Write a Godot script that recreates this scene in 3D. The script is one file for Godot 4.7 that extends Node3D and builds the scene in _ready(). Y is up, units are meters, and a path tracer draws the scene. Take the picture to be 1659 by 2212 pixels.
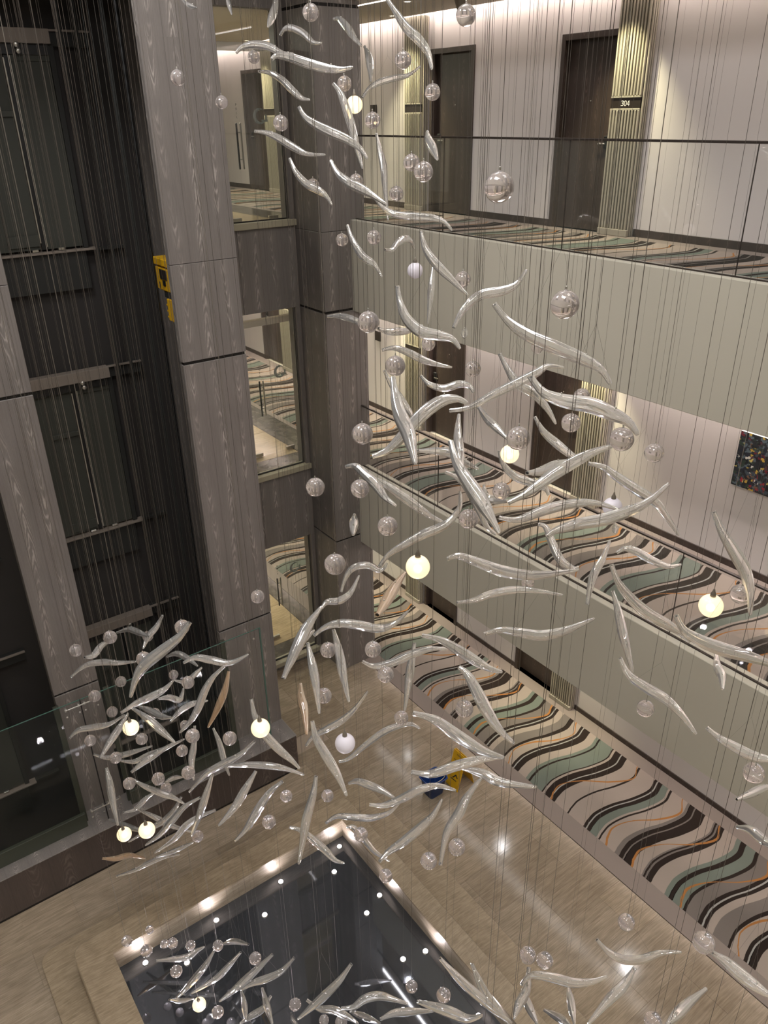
extends Node3D
# A hotel atrium at night: lift shaft and wood-clad columns on the left, three stacked corridors on the right, a black pool below, and a hanging sculpture of blown glass leaves and globes.
const EYE := Vector3(0, 8.887, 0)
const WX := 8.45
const FY := [0.0, 3.75, 7.5]
const CY := [2.67, 6.42, 10.17]
const TOP := 12.2
const LEVEL := ["ground", "middle", "upper"]
var M := {}
var taken := {}
var boxes := {}
var rng := RandomNumberGenerator.new()
var wire_mesh: CylinderMesh


# ---------- helpers ----------
func numbered(called: String) -> String:
	if not taken.has(called):
		taken[called] = 0
		return called
	taken[called] += 1
	return "%s_%03d" % [called, taken[called]]


func thing(called: String, label: String, category: String, at := Vector3.ZERO, group := "") -> Node3D:
	var o := Node3D.new()
	o.name = numbered(called)
	add_child(o)
	o.position = at
	o.set_meta("label", label)
	o.set_meta("category", category)
	if group != "":
		o.set_meta("group", group)
	return o


func structure(called: String) -> Node3D:
	var o := Node3D.new()
	o.name = numbered(called)
	add_child(o)
	o.set_meta("kind", "structure")
	return o


func put(mesh: Mesh, called: String, m: Material, parent: Node3D, at := Vector3.ZERO, b := Basis.IDENTITY) -> MeshInstance3D:
	var o := MeshInstance3D.new()
	o.name = called
	o.mesh = mesh
	o.material_override = m
	o.transform = Transform3D(b, at)
	parent.add_child(o, true)
	return o


func quad(st: SurfaceTool, a: Vector3, b: Vector3, c: Vector3, d: Vector3, n: Vector3) -> void:
	tri(st, a, b, c, n)
	tri(st, a, c, d, n)


func tri(st: SurfaceTool, a: Vector3, b: Vector3, c: Vector3, n: Vector3) -> void:
	var v := [a, b, c]
	if (b - a).cross(c - a).dot(n) > 0.0:
		v = [a, c, b]
	for p in v:
		st.set_normal(n)
		st.add_vertex(p)


func bevel_box(s: Vector3, b: float) -> ArrayMesh:
	var key := "%.4f %.4f %.4f %.4f" % [s.x, s.y, s.z, b]
	if boxes.has(key):
		return boxes[key]
	var h := s / 2.0
	b = minf(b, minf(h.x, minf(h.y, h.z)) * 0.5)
	var st := SurfaceTool.new()
	st.begin(Mesh.PRIMITIVE_TRIANGLES)
	for ax in 3:
		var u := (ax + 1) % 3
		var w := (ax + 2) % 3
		for sg in [-1.0, 1.0]:
			var q := []
			for k in [[-1, -1], [1, -1], [1, 1], [-1, 1]]:
				var p := Vector3.ZERO
				p[ax] = sg * h[ax]
				p[u] = k[0] * (h[u] - b)
				p[w] = k[1] * (h[w] - b)
				q.append(p)
			var n := Vector3.ZERO
			n[ax] = sg
			quad(st, q[0], q[1], q[2], q[3], n)
		if b > 0.0:
			for su in [-1.0, 1.0]:
				for sw in [-1.0, 1.0]:
					var e := []
					for k in [[-1, 0], [1, 0], [1, 1], [-1, 1]]:
						var p := Vector3.ZERO
						p[ax] = k[0] * (h[ax] - b)
						p[u] = su * (h[u] - (0.0 if k[1] == 0 else b))
						p[w] = sw * (h[w] - (b if k[1] == 0 else 0.0))
						e.append(p)
					var n := Vector3.ZERO
					n[u] = su
					n[w] = sw
					quad(st, e[0], e[1], e[2], e[3], n.normalized())
	if b > 0.0:
		for sx in [-1.0, 1.0]:
			for sy in [-1.0, 1.0]:
				for sz in [-1.0, 1.0]:
					tri(st, Vector3(sx * h.x, sy * (h.y - b), sz * (h.z - b)), Vector3(sx * (h.x - b), sy * h.y, sz * (h.z - b)), Vector3(sx * (h.x - b), sy * (h.y - b), sz * h.z), Vector3(sx, sy, sz).normalized())
	var mesh := st.commit()
	boxes[key] = mesh
	return mesh


func box(called: String, m: Material, lo: Vector3, hi: Vector3, parent: Node3D, b := 0.0) -> MeshInstance3D:
	var a := Vector3(minf(lo.x, hi.x), minf(lo.y, hi.y), minf(lo.z, hi.z))
	var c := Vector3(maxf(lo.x, hi.x), maxf(lo.y, hi.y), maxf(lo.z, hi.z))
	return put(bevel_box(c - a, b), called, m, parent, (a + c) / 2.0 - parent.position)


func loft(rings: Array, closed_start := false, closed_end := false) -> ArrayMesh:
	# rings: arrays of equal length, each a loop of points
	var st := SurfaceTool.new()
	st.begin(Mesh.PRIMITIVE_TRIANGLES)
	var k: int = rings[0].size()
	for r in rings:
		for p in r:
			st.add_vertex(p)
	for i in rings.size() - 1:
		for j in k:
			var a := i * k + j
			var b := i * k + (j + 1) % k
			st.add_index(a); st.add_index(b); st.add_index(a + k)
			st.add_index(b); st.add_index(b + k); st.add_index(a + k)
	var count: int = rings.size() * k
	for e in [[closed_start, 0], [closed_end, rings.size() - 1]]:
		if e[0]:
			var mid := Vector3.ZERO
			for p in rings[e[1]]:
				mid += p
			st.add_vertex(mid / k)
			for j in k:
				var a: int = e[1] * k + j
				var b: int = e[1] * k + (j + 1) % k
				if e[1] == 0:
					st.add_index(count); st.add_index(b); st.add_index(a)
				else:
					st.add_index(count); st.add_index(a); st.add_index(b)
			count += 1
	st.generate_normals()
	return st.commit()


func catmull(p: Array, n: int) -> Array:
	var out := []
	for i in n:
		var f := float(i) / (n - 1) * (p.size() - 1)
		var k := mini(int(f), p.size() - 2)
		var a: Vector3 = p[maxi(k - 1, 0)]
		var d: Vector3 = p[mini(k + 2, p.size() - 1)]
		out.append((p[k] as Vector3).cubic_interpolate(p[k + 1], a, d, f - k))
	return out


func along(pts: Array, radius: Callable, sides: int) -> Array:
	var rings := []
	var side := Vector3.ZERO
	for i in pts.size():
		var t: Vector3 = (pts[mini(i + 1, pts.size() - 1)] - pts[maxi(i - 1, 0)]).normalized()
		if i == 0:
			side = t.cross(Vector3.UP if absf(t.y) < 0.9 else Vector3.RIGHT).normalized()
		side = (side - t * side.dot(t)).normalized()
		var up := t.cross(side)
		var ring := []
		for j in sides:
			var a := TAU * j / sides
			ring.append(pts[i] + (side * cos(a) + up * sin(a)) * radius.call(float(i) / (pts.size() - 1), a))
		rings.append(ring)
	return rings


func tube(pts: Array, r: float, sides := 8) -> ArrayMesh:
	return loft(along(pts, func(_t, _a): return r, sides), true, true)


func lathe(profile: Array, sides := 24) -> ArrayMesh:
	var rings := []
	for p in profile:
		var ring := []
		for j in sides:
			var a := TAU * j / sides
			ring.append(Vector3(p.x * cos(a), p.y, p.x * sin(a)))
		rings.append(ring)
	return loft(rings)


func wire(parent: Node3D, a: Vector3, b: Vector3, r: float, m: Material, called := "suspension_wire") -> void:
	var d := b - a
	var y := d.normalized()
	var x := y.cross(Vector3.RIGHT if absf(y.x) < 0.9 else Vector3.FORWARD).normalized()
	put(wire_mesh, called, m, parent, (a + b) / 2.0 - parent.position, Basis(x * r, d, x.cross(y) * r))


func std(c: String, rough := 0.6, metal := 0.0, spec := 0.5) -> StandardMaterial3D:
	var m := StandardMaterial3D.new()
	m.albedo_color = Color(c)
	m.roughness = rough
	m.metallic = metal
	m.metallic_specular = spec
	return m


func glow(c: String, e: float) -> StandardMaterial3D:
	var m := std(c, 0.5)
	m.emission_enabled = true
	m.emission = Color(c)
	m.emission_energy_multiplier = e
	return m


func pane(c: String, alpha: float, rough := 0.02, metal := 0.0, spec := 0.5) -> StandardMaterial3D:
	var m := std(c, rough, metal, spec)
	m.transparency = BaseMaterial3D.TRANSPARENCY_ALPHA
	m.albedo_color.a = alpha
	return m


func clear_glass(c: String, haze: float) -> StandardMaterial3D:
	var m := pane(c, haze, 0.03)
	m.refraction_enabled = true
	m.refraction_scale = 0.05
	return m


func tiled(m: StandardMaterial3D, t: Texture2D, scale: Vector3) -> StandardMaterial3D:
	m.albedo_texture = t
	m.uv1_triplanar = true
	m.uv1_world_triplanar = true
	m.uv1_triplanar_sharpness = 8.0
	m.uv1_scale = scale
	return m


func area_light(called: String, at: Vector3, towards: Vector3, size: Vector2, energy: float, c: Color, long_axis := Vector3.RIGHT) -> void:
	var l := AreaLight3D.new()
	l.name = numbered(called)
	l.area_size = size
	l.light_energy = energy
	l.light_color = c
	l.shadow_enabled = true
	l.set("area_range", 30.0)
	add_child(l)
	var z := -towards.normalized()
	var x := (long_axis - z * long_axis.dot(z)).normalized()
	l.transform = Transform3D(Basis(x, z.cross(x), z), at)


func spot(called: String, at: Vector3, towards: Vector3, energy: float, angle: float, c: Color, size := 0.03) -> void:
	var l := SpotLight3D.new()
	l.name = numbered(called)
	l.light_energy = energy
	l.light_color = c
	l.light_size = size
	l.spot_angle = angle
	l.spot_angle_attenuation = 0.8
	l.spot_range = 30.0
	l.spot_attenuation = 2.0
	l.shadow_enabled = true
	add_child(l)
	var z := -towards.normalized()
	var x := Vector3.RIGHT if absf(z.x) < 0.9 else Vector3.FORWARD
	x = (x - z * x.dot(z)).normalized()
	l.transform = Transform3D(Basis(x, z.cross(x), z), at)


# ---------- textures: grain, veins and dye only ----------
func rgb_texture(w: int, h: int, data: PackedByteArray) -> ImageTexture:
	var im := Image.create_from_data(w, h, false, Image.FORMAT_RGB8, data)
	im.generate_mipmaps()
	return ImageTexture.create_from_image(im)


func wood_texture() -> ImageTexture:
	var w := 384
	var h := 1024
	var data := PackedByteArray()
	data.resize(w * h * 3)
	var n := FastNoiseLite.new()
	n.seed = 3
	n.frequency = 1.0
	var at := 0
	for y in h:
		var v := float(y) / h
		for x in w:
			var u := float(x) / w
			var leaf := int(u * 3.0)
			var turn: float = [1.0, -1.0, 1.0][leaf]
			var d: float = u * 3.0 - leaf - 0.5 + 0.1 * sin(v * TAU + leaf * 2.0) + 0.03 * n.get_noise_2d(leaf * 7.0, v * 9.0)
			var fine := n.get_noise_2d(u * 95.0, v * 5.0) * 0.5 + n.get_noise_2d(u * 210.0 + 40.0, v * 14.0) * 0.35
			var f: float = v * 17.0 * turn + d * d * 62.0 + n.get_noise_2d(u * 9.0, v * 7.0) * 0.9
			var line := f - floorf(f)
			line = exp(-pow((line - 0.5) / 0.2, 2.0)) * exp(-pow(d / 0.17, 2.0)) * clampf(0.55 + 1.2 * n.get_noise_2d(leaf * 13.0 + 5.0, v * 6.0), 0.0, 1.0)
			var seam := 1.0 if absf(u * 3.0 - roundf(u * 3.0)) > 0.012 else 0.8
			var k := (0.42 + 0.17 * fine) * seam + 0.52 * line
			data[at] = clampi(int(66.0 + 104.0 * k), 0, 255)
			data[at + 1] = clampi(int(62.0 + 101.0 * k), 0, 255)
			data[at + 2] = clampi(int(61.0 + 97.0 * k), 0, 255)
			at += 3
	return rgb_texture(w, h, data)


func stone_texture() -> ImageTexture:
	var w := 512
	var h := 512
	var data := PackedByteArray()
	data.resize(w * h * 3)
	var n := FastNoiseLite.new()
	n.seed = 11
	n.frequency = 1.0
	var at := 0
	for y in h:
		var v := float(y) / h
		for x in w:
			var u := float(x) / w
			var bend := v + 0.012 * sin(u * TAU)
			var k := 0.5 + 0.5 * n.get_noise_3d(cos(u * TAU) * 0.6, sin(u * TAU) * 0.6, bend * 46.0) + 0.32 * n.get_noise_3d(cos(u * TAU) * 1.6, sin(u * TAU) * 1.6, bend * 130.0) + 0.25 * n.get_noise_2d(u * 5.0, v * 5.0)
			k = clampf(k, 0.0, 1.0)
			data[at] = int(136.0 + 50.0 * k)
			data[at + 1] = int(125.0 + 50.0 * k)
			data[at + 2] = int(108.0 + 50.0 * k)
			at += 3
	return rgb_texture(w, h, data)


func marble_texture() -> ImageTexture:
	var w := 256
	var data := PackedByteArray()
	data.resize(w * w * 3)
	var n := FastNoiseLite.new()
	n.seed = 5
	n.frequency = 0.02
	n.fractal_octaves = 4
	var at := 0
	for y in w:
		for x in w:
			var k := clampf(0.5 + 0.9 * n.get_noise_2d(x, y), 0.0, 1.0)
			var vein := exp(-pow(n.get_noise_2d(x + 500.0, y) / 0.03, 2.0)) * 0.35
			var c := 58.0 + 34.0 * k + 60.0 * vein
			data[at] = int(c)
			data[at + 1] = int(c * 0.94)
			data[at + 2] = int(c * 0.86)
			at += 3
	return rgb_texture(w, w, data)


func sway(x: float) -> float:   # how far the carpet's waves lean along the corridor, x in metres from the room side of the pattern
	var k := [-0.07, -0.104, -0.136, -0.095, 0.01, 0.065, 0.0]
	var at := [0.0, 0.11, 0.31, 0.61, 0.94, 1.28, 1.52]
	for i in 6:
		if x <= at[i + 1]:
			var t := clampf((x - at[i]) / (at[i + 1] - at[i]), 0.0, 1.0)
			return cubic_interpolate(k[i], k[i + 1], k[maxi(i - 1, 0)], k[mini(i + 2, 6)], t)
	return 0.0


func carpet_texture() -> ImageTexture:
	var w := 320
	var h := 1536
	var long := 3.84
	var cream := [142, 131, 121]
	var dark := [42, 35, 31]
	var teal := [100, 106, 97]
	var grey := [104, 97, 91]
	var pale := [140, 138, 132]
	var rust := [146, 100, 56]
	# [from, to, colour, swell]: places along the corridor, seen from the wall side; swell widens a band towards the wall
	var bands := [[0.00, 0.10, cream, 0.0], [0.10, 0.22, dark, 0.2], [0.145, 0.165, pale, 0.0], [0.22, 0.39, grey, 0.0], [0.39, 0.43, dark, 0.8], [0.43, 0.58, teal, 0.0], [0.58, 0.64, dark, 0.9], [0.64, 0.70, teal, 0.0], [0.70, 0.90, cream, 0.0], [0.90, 0.98, dark, 0.3], [0.98, 1.005, grey, 0.0], [1.005, 1.03, dark, 0.0], [1.03, 1.05, grey, 0.0], [1.05, 1.21, cream, 0.0], [1.21, 1.34, dark, 0.5], [1.34, 1.36, grey, 0.0], [1.36, 1.425, dark, 0.0], [1.425, 1.48, grey, -0.6], [1.48, 1.74, cream, 0.0], [1.74, 1.765, dark, 0.4], [1.765, 1.80, cream, 0.0], [1.80, 1.91, teal, 0.0], [1.91, 1.97, dark, 0.4], [1.97, 1.99, pale, 0.0], [1.99, 2.03, dark, 0.0], [2.03, 2.30, cream, 0.0], [2.30, 2.325, dark, 0.5], [2.325, 2.56, cream, 0.0], [2.56, 2.64, dark, 0.5], [2.64, 2.66, pale, 0.0], [2.66, 2.76, dark, 0.0], [2.76, 2.80, cream, 0.0], [2.80, 2.82, dark, 0.0], [2.82, 3.06, teal, 0.0], [3.06, 3.09, dark, -0.8], [3.09, 3.14, teal, 0.0], [3.14, 3.29, cream, 0.0], [3.29, 3.39, dark, 0.6], [3.39, 3.41, pale, 0.0], [3.41, 3.45, dark, 0.0], [3.45, 3.62, cream, 0.0], [3.62, 3.67, dark, 0.7], [3.67, 3.84, grey, -0.4]]
	var threads := [[1.05, 0.17, 1.0], [1.56, 0.0, 1.0], [2.45, 0.2, 1.2], [0.32, 0.15, 1.0], [3.5, -0.12, 1.0]]
	var data := PackedByteArray()
	data.resize(w * h * 3)
	for x in w:
		var u := (x + 0.5) / w
		var lean := sway(u * 1.52)
		for pass_ in 2:
			for b in bands:
				if (b[2] == cream) != (pass_ == 0):
					continue
				var mid: float = (b[0] + b[1]) / 2.0
				var half: float = (b[1] - b[0]) / 2.0 * (1.0 + b[3] * (u - 0.4)) + (0.03 if pass_ == 0 else 0.0)
				fill_band(data, w, h, x, int((mid - half - lean) / long * h), int((mid + half - lean) / long * h), b[2])
		for t in threads:
			var off: float = lean * (1.0 + t[2]) + t[1] * (u - 0.5)
			var wide := 0.011 + 0.005 * sin(u * 9.0 + t[0])
			fill_band(data, w, h, x, int((t[0] - off - wide) / long * h), int((t[0] - off + wide) / long * h), rust)
	return rgb_texture(w, h, data)


func fill_band(data: PackedByteArray, w: int, h: int, x: int, a: int, b: int, c: Array) -> void:
	for y in range(a, b + 1):
		var at := (posmod(y, h) * w + x) * 3
		var k := 1.0 + 0.05 * sin(y * 12.9898 + x * 78.233)
		data[at] = clampi(int(c[0] * k), 0, 255)
		data[at + 1] = clampi(int(c[1] * k), 0, 255)
		data[at + 2] = clampi(int(c[2] * k), 0, 255)


func canvas_texture() -> ImageTexture:
	var w := 256
	var h := 176
	var im := Image.create(w, h, false, Image.FORMAT_RGB8)
	im.fill(Color("#23262a"))
	var tones := ["#15171c", "#3a444c", "#54626a", "#2b3a30", "#6c1f28", "#8c2531", "#b8993f", "#d0c06a", "#c9c7be", "#50303a", "#1c2030", "#73543f"]
	var weights := [5, 4, 3, 3, 3, 3, 2, 2, 2, 2, 4, 1]
	var bag := []
	for i in tones.size():
		for k in weights[i]:
			bag.append(tones[i])
	var r := RandomNumberGenerator.new()
	r.seed = 8
	for i in 620:
		var p := Vector2(r.randf() * w, r.randf() * h)
		var c := Color(bag[r.randi() % bag.size()])
		if (c.r > 0.4) and (p.x < 40 or p.y < 26) and r.randf() < 0.7:
			c = Color(tones[r.randi() % 4])
		var a := r.randf() * PI
		var long := r.randf_range(5, 16)
		for k in int(long):
			var q := p + Vector2(cos(a), sin(a)) * k
			im.fill_rect(Rect2i(int(q.x), int(q.y), r.randi_range(3, 7), r.randi_range(3, 7)), c)
			a += 0.12
	im.generate_mipmaps()
	return ImageTexture.create_from_image(im)


# [label, amber, half width, points from tube end to tip]
const LEAVES := [
	["sagging clear glass leaf, falling right, first from top before the top lobby window", false, 0.0207, 3.518, 9.877, -7.943, 3.444, 9.791, -7.643, 3.407, 9.748, -7.454, 3.385, 9.728, -7.314],
	["nearly straight clear glass leaf, upright, first from top before the top lobby window", false, 0.0213, 3.966, 9.947, -7.905, 3.833, 9.813, -7.600, 3.710, 9.692, -7.315],
	["nearly straight clear glass leaf, upright, second from top before the top lobby window", false, 0.0360, 4.401, 9.927, -7.703, 4.247, 9.787, -7.494, 4.096, 9.668, -7.314, 4.011, 9.606, -7.220],
	["arched clear glass leaf, level, first from top before the top lobby window", false, 0.0338, 4.469, 9.601, -7.813, 4.496, 9.650, -7.760, 4.531, 9.651, -7.670, 4.557, 9.596, -7.515, 4.560, 9.514, -7.357, 4.592, 9.502, -7.255],
	["arched clear glass leaf, falling right, first from top before the upper corridor doors", false, 0.0360, 4.762, 9.706, -7.285, 4.768, 9.693, -7.200, 4.733, 9.609, -7.021, 4.685, 9.521, -6.853, 4.648, 9.442, -6.678],
	["arched clear glass leaf, upright, before the upper corridor doors", false, 0.0360, 4.928, 9.466, -7.029, 4.858, 9.378, -6.869, 4.760, 9.280, -6.709, 4.619, 9.153, -6.503],
	["arched clear glass leaf, falling right, second from top before the upper corridor doors", false, 0.0360, 4.233, 9.696, -5.741, 4.263, 9.588, -5.652, 4.297, 9.480, -5.560, 4.354, 9.382, -5.457, 4.376, 9.295, -5.387, 4.363, 9.194, -5.332],
	["arched clear glass leaf, level, second from top before the top lobby window", false, 0.0360, 3.853, 9.421, -7.585, 3.912, 9.470, -7.548, 3.997, 9.486, -7.461, 4.080, 9.462, -7.348, 4.141, 9.407, -7.231, 4.217, 9.397, -7.136],
	["S-curved clear glass leaf, level, before the top lobby window", false, 0.0360, 3.393, 9.281, -6.087, 3.435, 9.307, -6.072, 3.517, 9.290, -6.002, 3.620, 9.245, -5.900, 3.726, 9.210, -5.802, 3.802, 9.204, -5.743, 3.879, 9.218, -5.697],
	["S-curved clear glass leaf, falling right, before the top lobby window", false, 0.0338, 4.144, 9.281, -7.713, 4.216, 9.269, -7.628, 4.281, 9.206, -7.508, 4.322, 9.109, -7.383, 4.361, 9.041, -7.283, 4.411, 9.029, -7.222],
	["arched clear glass leaf, rising right, before the upper corridor doors", false, 0.0331, 5.343, 9.055, -7.686, 5.431, 9.143, -7.677, 5.543, 9.200, -7.633, 5.675, 9.235, -7.559, 5.804, 9.262, -7.483, 5.939, 9.349, -7.441],
	["nearly straight clear glass leaf, upright, before the upper corridor doors", false, 0.0360, 4.062, 9.128, -6.262, 4.084, 9.064, -6.205, 4.090, 8.946, -6.127, 4.085, 8.794, -6.035, 4.071, 8.630, -5.943, 4.062, 8.491, -5.862],
	["S-curved clear glass leaf, falling right, before the upper corridor doors", false, 0.0360, 3.460, 8.952, -5.831, 3.477, 8.882, -5.775, 3.528, 8.827, -5.704, 3.608, 8.772, -5.612, 3.690, 8.722, -5.521, 3.749, 8.662, -5.441, 3.773, 8.588, -5.378],
	["sagging clear glass leaf, falling right, second from top before the top lobby window", false, 0.0360, 3.915, 8.767, -7.458, 4.002, 8.752, -7.387, 4.084, 8.704, -7.297, 4.170, 8.628, -7.188, 4.260, 8.566, -7.084, 4.404, 8.557, -6.975],
	["sagging clear glass leaf, falling right, third from top before the top lobby window", false, 0.0360, 3.972, 8.541, -6.916, 3.974, 8.431, -6.821, 4.006, 8.341, -6.717, 4.063, 8.290, -6.622, 4.108, 8.238, -6.538, 4.123, 8.162, -6.461],
	["sagging clear glass leaf, falling right, before the upper railing", false, 0.0360, 3.598, 8.575, -5.622, 3.593, 8.489, -5.522, 3.619, 8.426, -5.413, 3.662, 8.385, -5.307, 3.696, 8.344, -5.213, 3.736, 8.283, -5.087],
	["nearly straight clear glass leaf, upright, before the upper railing", false, 0.0360, 5.177, 8.719, -7.210, 5.160, 8.583, -7.137, 5.139, 8.412, -7.044, 5.094, 8.226, -6.960, 5.026, 7.926, -6.821],
	["S-curved clear glass leaf, falling right, before the upper railing", false, 0.0360, 4.485, 8.197, -6.277, 4.521, 8.126, -6.206, 4.586, 8.073, -6.126, 4.720, 8.051, -6.016, 4.855, 8.036, -5.909, 4.938, 8.002, -5.828, 4.974, 7.930, -5.757],
	["sagging clear glass leaf, upright, before the upper railing", false, 0.0360, 4.357, 8.762, -5.374, 4.255, 8.705, -5.228, 4.153, 8.645, -5.045, 4.049, 8.589, -4.872],
	["sagging clear glass leaf, falling right, first from top before the upper balcony front", false, 0.0360, 4.241, 7.981, -6.393, 4.225, 7.842, -6.273, 4.242, 7.730, -6.151, 4.289, 7.668, -6.046, 4.299, 7.570, -5.941],
	["arched clear glass leaf, level, before the upper balcony front", false, 0.0360, 4.808, 7.689, -6.583, 4.892, 7.672, -6.591, 5.016, 7.722, -6.651, 5.147, 7.751, -6.690, 5.231, 7.712, -6.693, 5.274, 7.637, -6.708],
	["sagging clear glass leaf, falling right, second from top before the upper balcony front", false, 0.0360, 3.949, 8.087, -4.936, 3.942, 7.968, -4.868, 3.976, 7.860, -4.775, 4.033, 7.762, -4.673, 4.103, 7.643, -4.548],
	["nearly straight clear glass leaf, upright, before the upper balcony front", false, 0.0360, 5.273, 7.511, -6.383, 5.214, 7.362, -6.332, 5.152, 7.205, -6.279, 5.061, 6.977, -6.201],
	["sagging clear glass leaf, falling right, low on the upper balcony front", false, 0.0360, 2.954, 7.948, -3.920, 2.938, 7.862, -3.875, 2.941, 7.768, -3.809, 2.988, 7.699, -3.729, 3.065, 7.677, -3.655, 3.126, 7.655, -3.594, 3.148, 7.603, -3.544],
	["arched clear glass leaf, level, low on the upper balcony front", false, 0.0360, 4.334, 7.022, -6.959, 4.386, 7.043, -6.843, 4.430, 7.037, -6.707, 4.471, 7.013, -6.542, 4.513, 7.007, -6.409],
	["sagging clear glass leaf, level, low on the upper balcony front", false, 0.0360, 4.073, 7.178, -5.700, 4.167, 7.135, -5.698, 4.295, 7.114, -5.704, 4.428, 7.099, -5.710, 4.617, 7.116, -5.738],
	["arched clear glass leaf, level, before the middle corridor doors", false, 0.0360, 4.144, 6.956, -5.744, 4.243, 6.974, -5.684, 4.336, 6.934, -5.592, 4.422, 6.874, -5.492, 4.515, 6.834, -5.400, 4.623, 6.806, -5.305],
	["S-curved clear glass leaf, falling right, first from top before the middle corridor doors", false, 0.0360, 4.301, 6.775, -5.363, 4.319, 6.717, -5.262, 4.385, 6.697, -5.133, 4.471, 6.744, -5.032, 4.519, 6.736, -4.945, 4.518, 6.693, -4.886],
	["nearly straight clear glass leaf, upright, above the middle carpet", false, 0.0360, 2.282, 7.699, -3.072, 2.236, 7.647, -2.992, 2.182, 7.583, -2.883, 2.146, 7.528, -2.769, 2.101, 7.480, -2.680, 2.064, 7.442, -2.609],
	["nearly straight clear glass leaf, falling right, before the middle corridor doors", false, 0.0360, 4.599, 6.539, -6.339, 4.599, 6.419, -6.220, 4.617, 6.300, -6.085, 4.634, 6.182, -5.951, 4.640, 6.130, -5.894],
	["arched clear glass leaf, rising right, above the middle carpet", false, 0.0360, 2.236, 7.239, -3.203, 2.314, 7.268, -3.165, 2.415, 7.349, -3.143, 2.519, 7.439, -3.124, 2.621, 7.501, -3.090, 2.693, 7.511, -3.045, 2.733, 7.488, -3.001],
	["S-curved clear glass leaf, rising right, low on the upper balcony front", false, 0.0360, 3.640, 7.536, -4.171, 3.730, 7.648, -4.177, 3.856, 7.740, -4.143, 3.985, 7.764, -4.066, 4.082, 7.803, -4.020, 4.172, 7.896, -4.013],
	["S-curved clear glass leaf, falling right, low on the upper balcony front", false, 0.0360, 2.893, 7.999, -3.001, 2.927, 7.919, -2.927, 2.987, 7.854, -2.842, 3.077, 7.798, -2.742, 3.184, 7.736, -2.627, 3.249, 7.685, -2.548, 3.268, 7.615, -2.491],
	["sagging clear glass leaf, falling right, before the middle corridor doors", false, 0.0365, 4.161, 7.248, -4.232, 4.179, 7.139, -4.150, 4.213, 7.036, -4.062, 4.295, 6.962, -3.956, 4.342, 6.860, -3.858, 4.360, 6.760, -3.783],
	["arched clear glass leaf, rising right, before the middle corridor doors", false, 0.0355, 3.635, 6.916, -4.189, 3.763, 6.935, -4.109, 3.929, 7.017, -4.040, 4.108, 7.098, -3.962, 4.228, 7.153, -3.910, 4.320, 7.201, -3.874, 4.412, 7.189, -3.800],
	["S-curved clear glass leaf, falling right, second from top before the middle corridor doors", false, 0.0360, 2.592, 7.806, -2.429, 2.606, 7.742, -2.350, 2.658, 7.713, -2.265, 2.727, 7.703, -2.174, 2.776, 7.675, -2.091, 2.813, 7.646, -2.022, 2.819, 7.600, -1.968],
	["sagging clear glass leaf, falling right, above the middle carpet", false, 0.0360, 4.561, 6.656, -4.187, 4.549, 6.565, -4.067, 4.568, 6.499, -3.939, 4.597, 6.435, -3.800, 4.636, 6.413, -3.700],
	["arched clear glass leaf, falling right, second from top along the middle glass railing", false, 0.0360, 4.141, 6.666, -3.264, 4.220, 6.644, -3.194, 4.283, 6.576, -3.106, 4.367, 6.494, -2.994, 4.451, 6.412, -2.882, 4.490, 6.303, -2.785, 4.520, 6.202, -2.701],
	["sagging clear glass leaf, rising right, above the middle carpet", false, 0.0360, 3.479, 6.789, -3.226, 3.658, 6.742, -3.261, 3.858, 6.718, -3.310, 4.028, 6.694, -3.344],
	["nearly straight clear glass leaf, rising right, along the middle glass railing", false, 0.0360, 2.883, 6.919, -2.801, 2.997, 6.971, -2.752, 3.130, 7.054, -2.708, 3.247, 7.117, -2.663, 3.360, 7.169, -2.614, 3.457, 7.199, -2.563],
	["S-curved clear glass leaf, falling right, along the middle glass railing", false, 0.0360, 4.389, 6.329, -4.402, 4.386, 6.224, -4.339, 4.443, 6.127, -4.237, 4.559, 6.076, -4.122, 4.619, 6.035, -4.053, 4.621, 5.986, -4.020],
	["sagging clear glass leaf, falling right, along the middle glass railing", false, 0.0360, 4.337, 5.976, -4.513, 4.240, 5.954, -4.374, 4.209, 5.986, -4.213, 4.191, 6.045, -4.074],
	["nearly straight clear glass leaf, falling right, first from top along the middle glass railing", false, 0.0360, 2.411, 7.421, -2.764, 2.372, 7.348, -2.669, 2.355, 7.280, -2.552, 2.343, 7.222, -2.445, 2.329, 7.178, -2.368, 2.314, 7.135, -2.293],
	["arched clear glass leaf, falling right, third from top along the middle glass railing", false, 0.0360, 3.969, 6.175, -4.609, 4.036, 6.134, -4.534, 4.084, 6.052, -4.449, 4.116, 5.874, -4.314, 4.124, 5.761, -4.237, 4.170, 5.696, -4.164],
	["arched clear glass leaf, falling right, above the middle carpet", false, 0.0365, 3.521, 6.540, -4.437, 3.587, 6.565, -4.309, 3.645, 6.576, -4.176, 3.671, 6.538, -4.033, 3.698, 6.518, -3.920],
	["sagging clear glass leaf, upright, above the middle carpet", false, 0.0355, 3.798, 6.824, -4.264, 3.659, 6.739, -4.114, 3.548, 6.664, -3.959, 3.485, 6.621, -3.862],
	["nearly straight clear glass leaf, falling right, above the middle carpet", false, 0.0360, 4.457, 6.635, -4.788, 4.408, 6.565, -4.596, 4.383, 6.522, -4.436, 4.357, 6.482, -4.279],
	["arched clear glass leaf, level, along the middle glass railing", false, 0.0360, 3.385, 6.436, -3.360, 3.486, 6.422, -3.278, 3.630, 6.471, -3.205, 3.769, 6.507, -3.127, 3.925, 6.517, -3.021, 4.052, 6.476, -2.904],
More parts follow.
